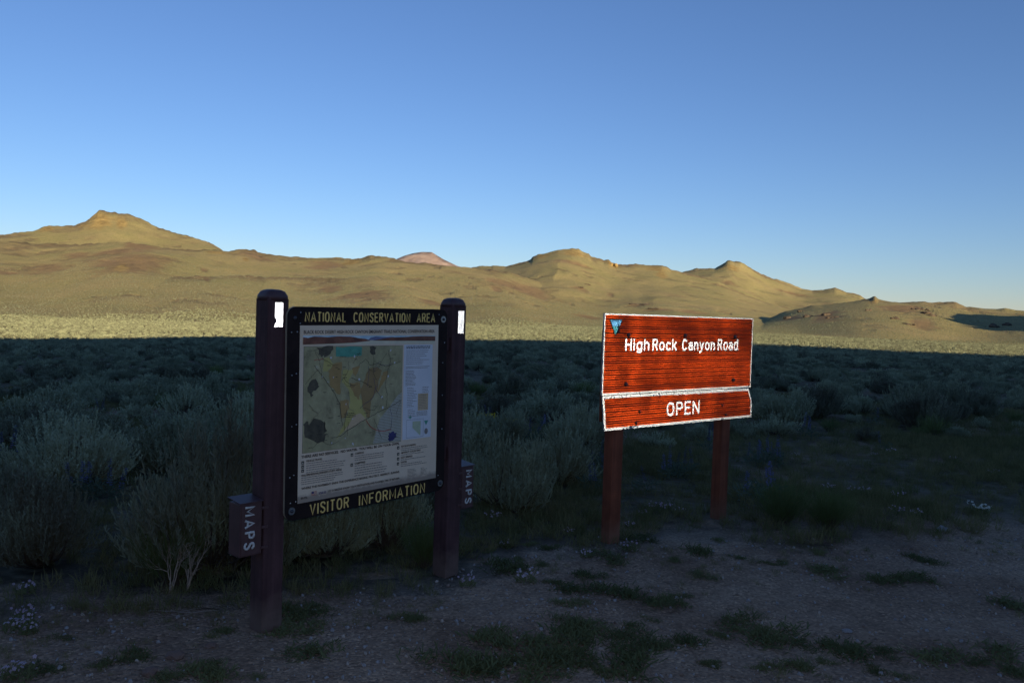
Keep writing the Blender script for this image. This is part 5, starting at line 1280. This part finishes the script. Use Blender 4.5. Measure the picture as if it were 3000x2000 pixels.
# bleached dead branches
def branch_paths(seed, levels=4, n0=3, L0=0.24, spread=0.35, lean=(0, 0, 1)):
    r = np.random.default_rng(seed); paths = []; rad = []
    def grow(p, d, L, ra, lv):
        pts = [p]; q = p.copy(); dd = d.copy()
        for _ in range(4):
            dd = unit(dd + r.normal(0, 0.13, 3)); q = q + dd * L / 4; pts.append(q.copy())
        paths.append(np.array(pts)); rad.append(np.linspace(ra*0.8, ra * 0.55, 5))
        if lv > 0:
            for _ in range(r.integers(2, 4)): grow(pts[r.integers(2, 5)], unit(dd + r.normal(0, spread, 3) + np.array(lean) * 0.12), L * r.uniform(0.55, 0.85), ra * 0.55, lv - 1)
    for _ in range(n0): grow(np.zeros(3), unit(np.array(lean) + r.normal(0, spread * 0.7, 3)), L0, 0.0055, levels)
    return tube_np(paths, rad, 4)
def dead(x, y, seed, lean, label, z=0.0, **kw):
    V, Fq = branch_paths(seed, lean=lean, **kw)
    if lean[2] < 0.9: V[:, 2] *= 0.22
    V[:, 2] = np.maximum(V[:, 2], 0.006)
    o = obj('dead_branch', mesh_np('dead_branch', V, Fq, DRYWOOD), None, (x, y, zg(x, y) + z), 0.0); tag(o, label, 'dead branch'); return o
dead(-2.04, 4.93, 1, (0.12, 0, 1), 'bleached dead stems standing in front of the tallest sagebrush', L0=0.135, levels=4, n0=4, spread=0.22)
dead(-1.94, 4.95, 2, (0.30, 0, 1), 'bleached dead stems leaning right, next to the upright dead ones', L0=0.135, levels=4, n0=4, spread=0.20)
dead(-1.63, 4.66, 3, (-0.9, 0.35, 0.35), 'dead forked twig lying on the dirt left of the near kiosk post', L0=0.16, levels=2, n0=2)
dead(-2.05, 4.62, 4, (1, 0.1, 0.05), 'dry fallen twigs on the dirt below the tallest sagebrush', L0=0.15, levels=1, n0=2, spread=0.15)
dead(2.43, 6.46, 5, (1, -0.2, 0.05), 'short dry stick lying in front of the rabbitbrush pair', L0=0.12, levels=1, n0=1)
dead(1.44, 4.13, 6, (0.8, 0.3, 0.1), 'curved dry stick at the bottom of the photo right of centre', L0=0.14, levels=0, n0=1)
dead(2.50, 6.72, 7, (-0.5, -0.5, 0.5), 'dry forked stems at the foot of the rabbitbrush pair', L0=0.16, levels=2, n0=2)
# single stones
def stone(x, y, s, mt, label, seed):
    me = pebble(seed, mt, 2); o = obj('stone', me, None, (x, y, zg(x, y) + s * 0.15), rng.uniform(0, 6)); o.scale = (s, s * 0.8, s * 0.8); tag(o, label, 'stone'); return o
stone(3.79, 7.05, 0.060, STONE, 'pale grey stone at the edge of the dirt, right of the rabbitbrush', 501)
stone(-1.63, 4.03, 0.055, CLOD, 'round rusty clod on the dirt left of the near kiosk post foot', 502)
stone(-1.50, 4.16, 0.035, CLOD, 'smaller rusty clod beside the round one near the kiosk post', 503)
stone(0.765, 6.42, 0.045, STONE, 'pale stone against the left road sign post foot', 504)
stone(1.97, 4.63, 0.030, STONE, 'small white stone on the open dirt at lower right', 505)
stone(-1.67, 3.83, 0.045, CLOD, 'brown clod at the lower left, in front of the kiosk', 506)
# rock outcrops on the hills
CRAGS = [(296, 880, 9, 5, 'on the left foot of the low rocky hill'), (303, 844, 9, 5, 'on the left shoulder of the low rocky hill'), (315, 827, 10, 6, 'second along the left shoulder of the low rocky hill'), (305, 782, 7, 4, 'lowest on the left shoulder of the low rocky hill'), (356, 825, 5, 4, 'alone in the middle of the low rocky hill'), (341, 731, 7, 5, 'in the gully of the low rocky hill, casting a shadow left'), (334, 691, 8, 4, 'below the gully outcrop on the low rocky hill'), (421, 852, 9, 5, 'high on the right half of the low rocky hill'), (410, 815, 8, 4, 'middle of the slanting row on the low rocky hill'), (403, 788, 7, 3.5, 'lowest of the slanting row on the low rocky hill'), (431, 732, 9, 8, 'sunlit inside the shadow at the right edge'), (449, 745, 6, 5, 'beside the sunlit one at the right edge'), (334, 945, 10, 4, 'just under the crest left on the low rocky hill'), (93, 1148, 8, 3, 'dark and flat, in the middle of the central hill'), (108, 1203, 6, 3, 'above the flat dark one on the central hill'), (150, 988, 12, 3, 'upper of two long dark ones above the road sign'), (162, 922, 12, 3, 'lower of two long dark ones above the road sign'), (185, 1546, 11, 11, 'yellowish knob on the crest of the central hill')]
YROCK = plain_mat('lichen_yellow_rock', (0.26, 0.185, 0.075), 0.95, 0.4, 0.3, bmp=0.8, bdist=0.8)
for k, (x, y, w, h, lab) in enumerate(CRAGS):
    bm = bmesh.new(); rr = np.random.default_rng(600 + k)
    for q in range(int(rr.integers(4, 8))):
        c = Vector((float(rr.normal(0, 0.55)), float(rr.normal(0, 0.3)), float(rr.uniform(0, 0.35)))); s = float(rr.uniform(0.3, 0.65))
        res = bmesh.ops.create_icosphere(bm, subdivisions=2, radius=s)
        ph = float(rr.uniform(0, 50))
        for v in res['verts']:
            nn = 0.75 + 0.55 * float(vnoise(np.array([v.co.x * 3 + ph]), np.array([v.co.y * 3 + v.co.z * 2.3 + ph]), k)[0]); v.co = v.co * nn + c
    o = bm_obj('rock_outcrop', bm, YROCK if k == len(CRAGS) - 1 else CRAG); o.location = (x, y, zg(x, y) - 0.2); o.rotation_euler = (0, 0, -math.atan2(x, y) + float(rr.normal(0, .3))); o.scale = (w * 0.6, w * 0.5, h * 0.6)
    tag(o, 'rock outcrop ' + lab, 'rock', 'rock outcrops on the hills')
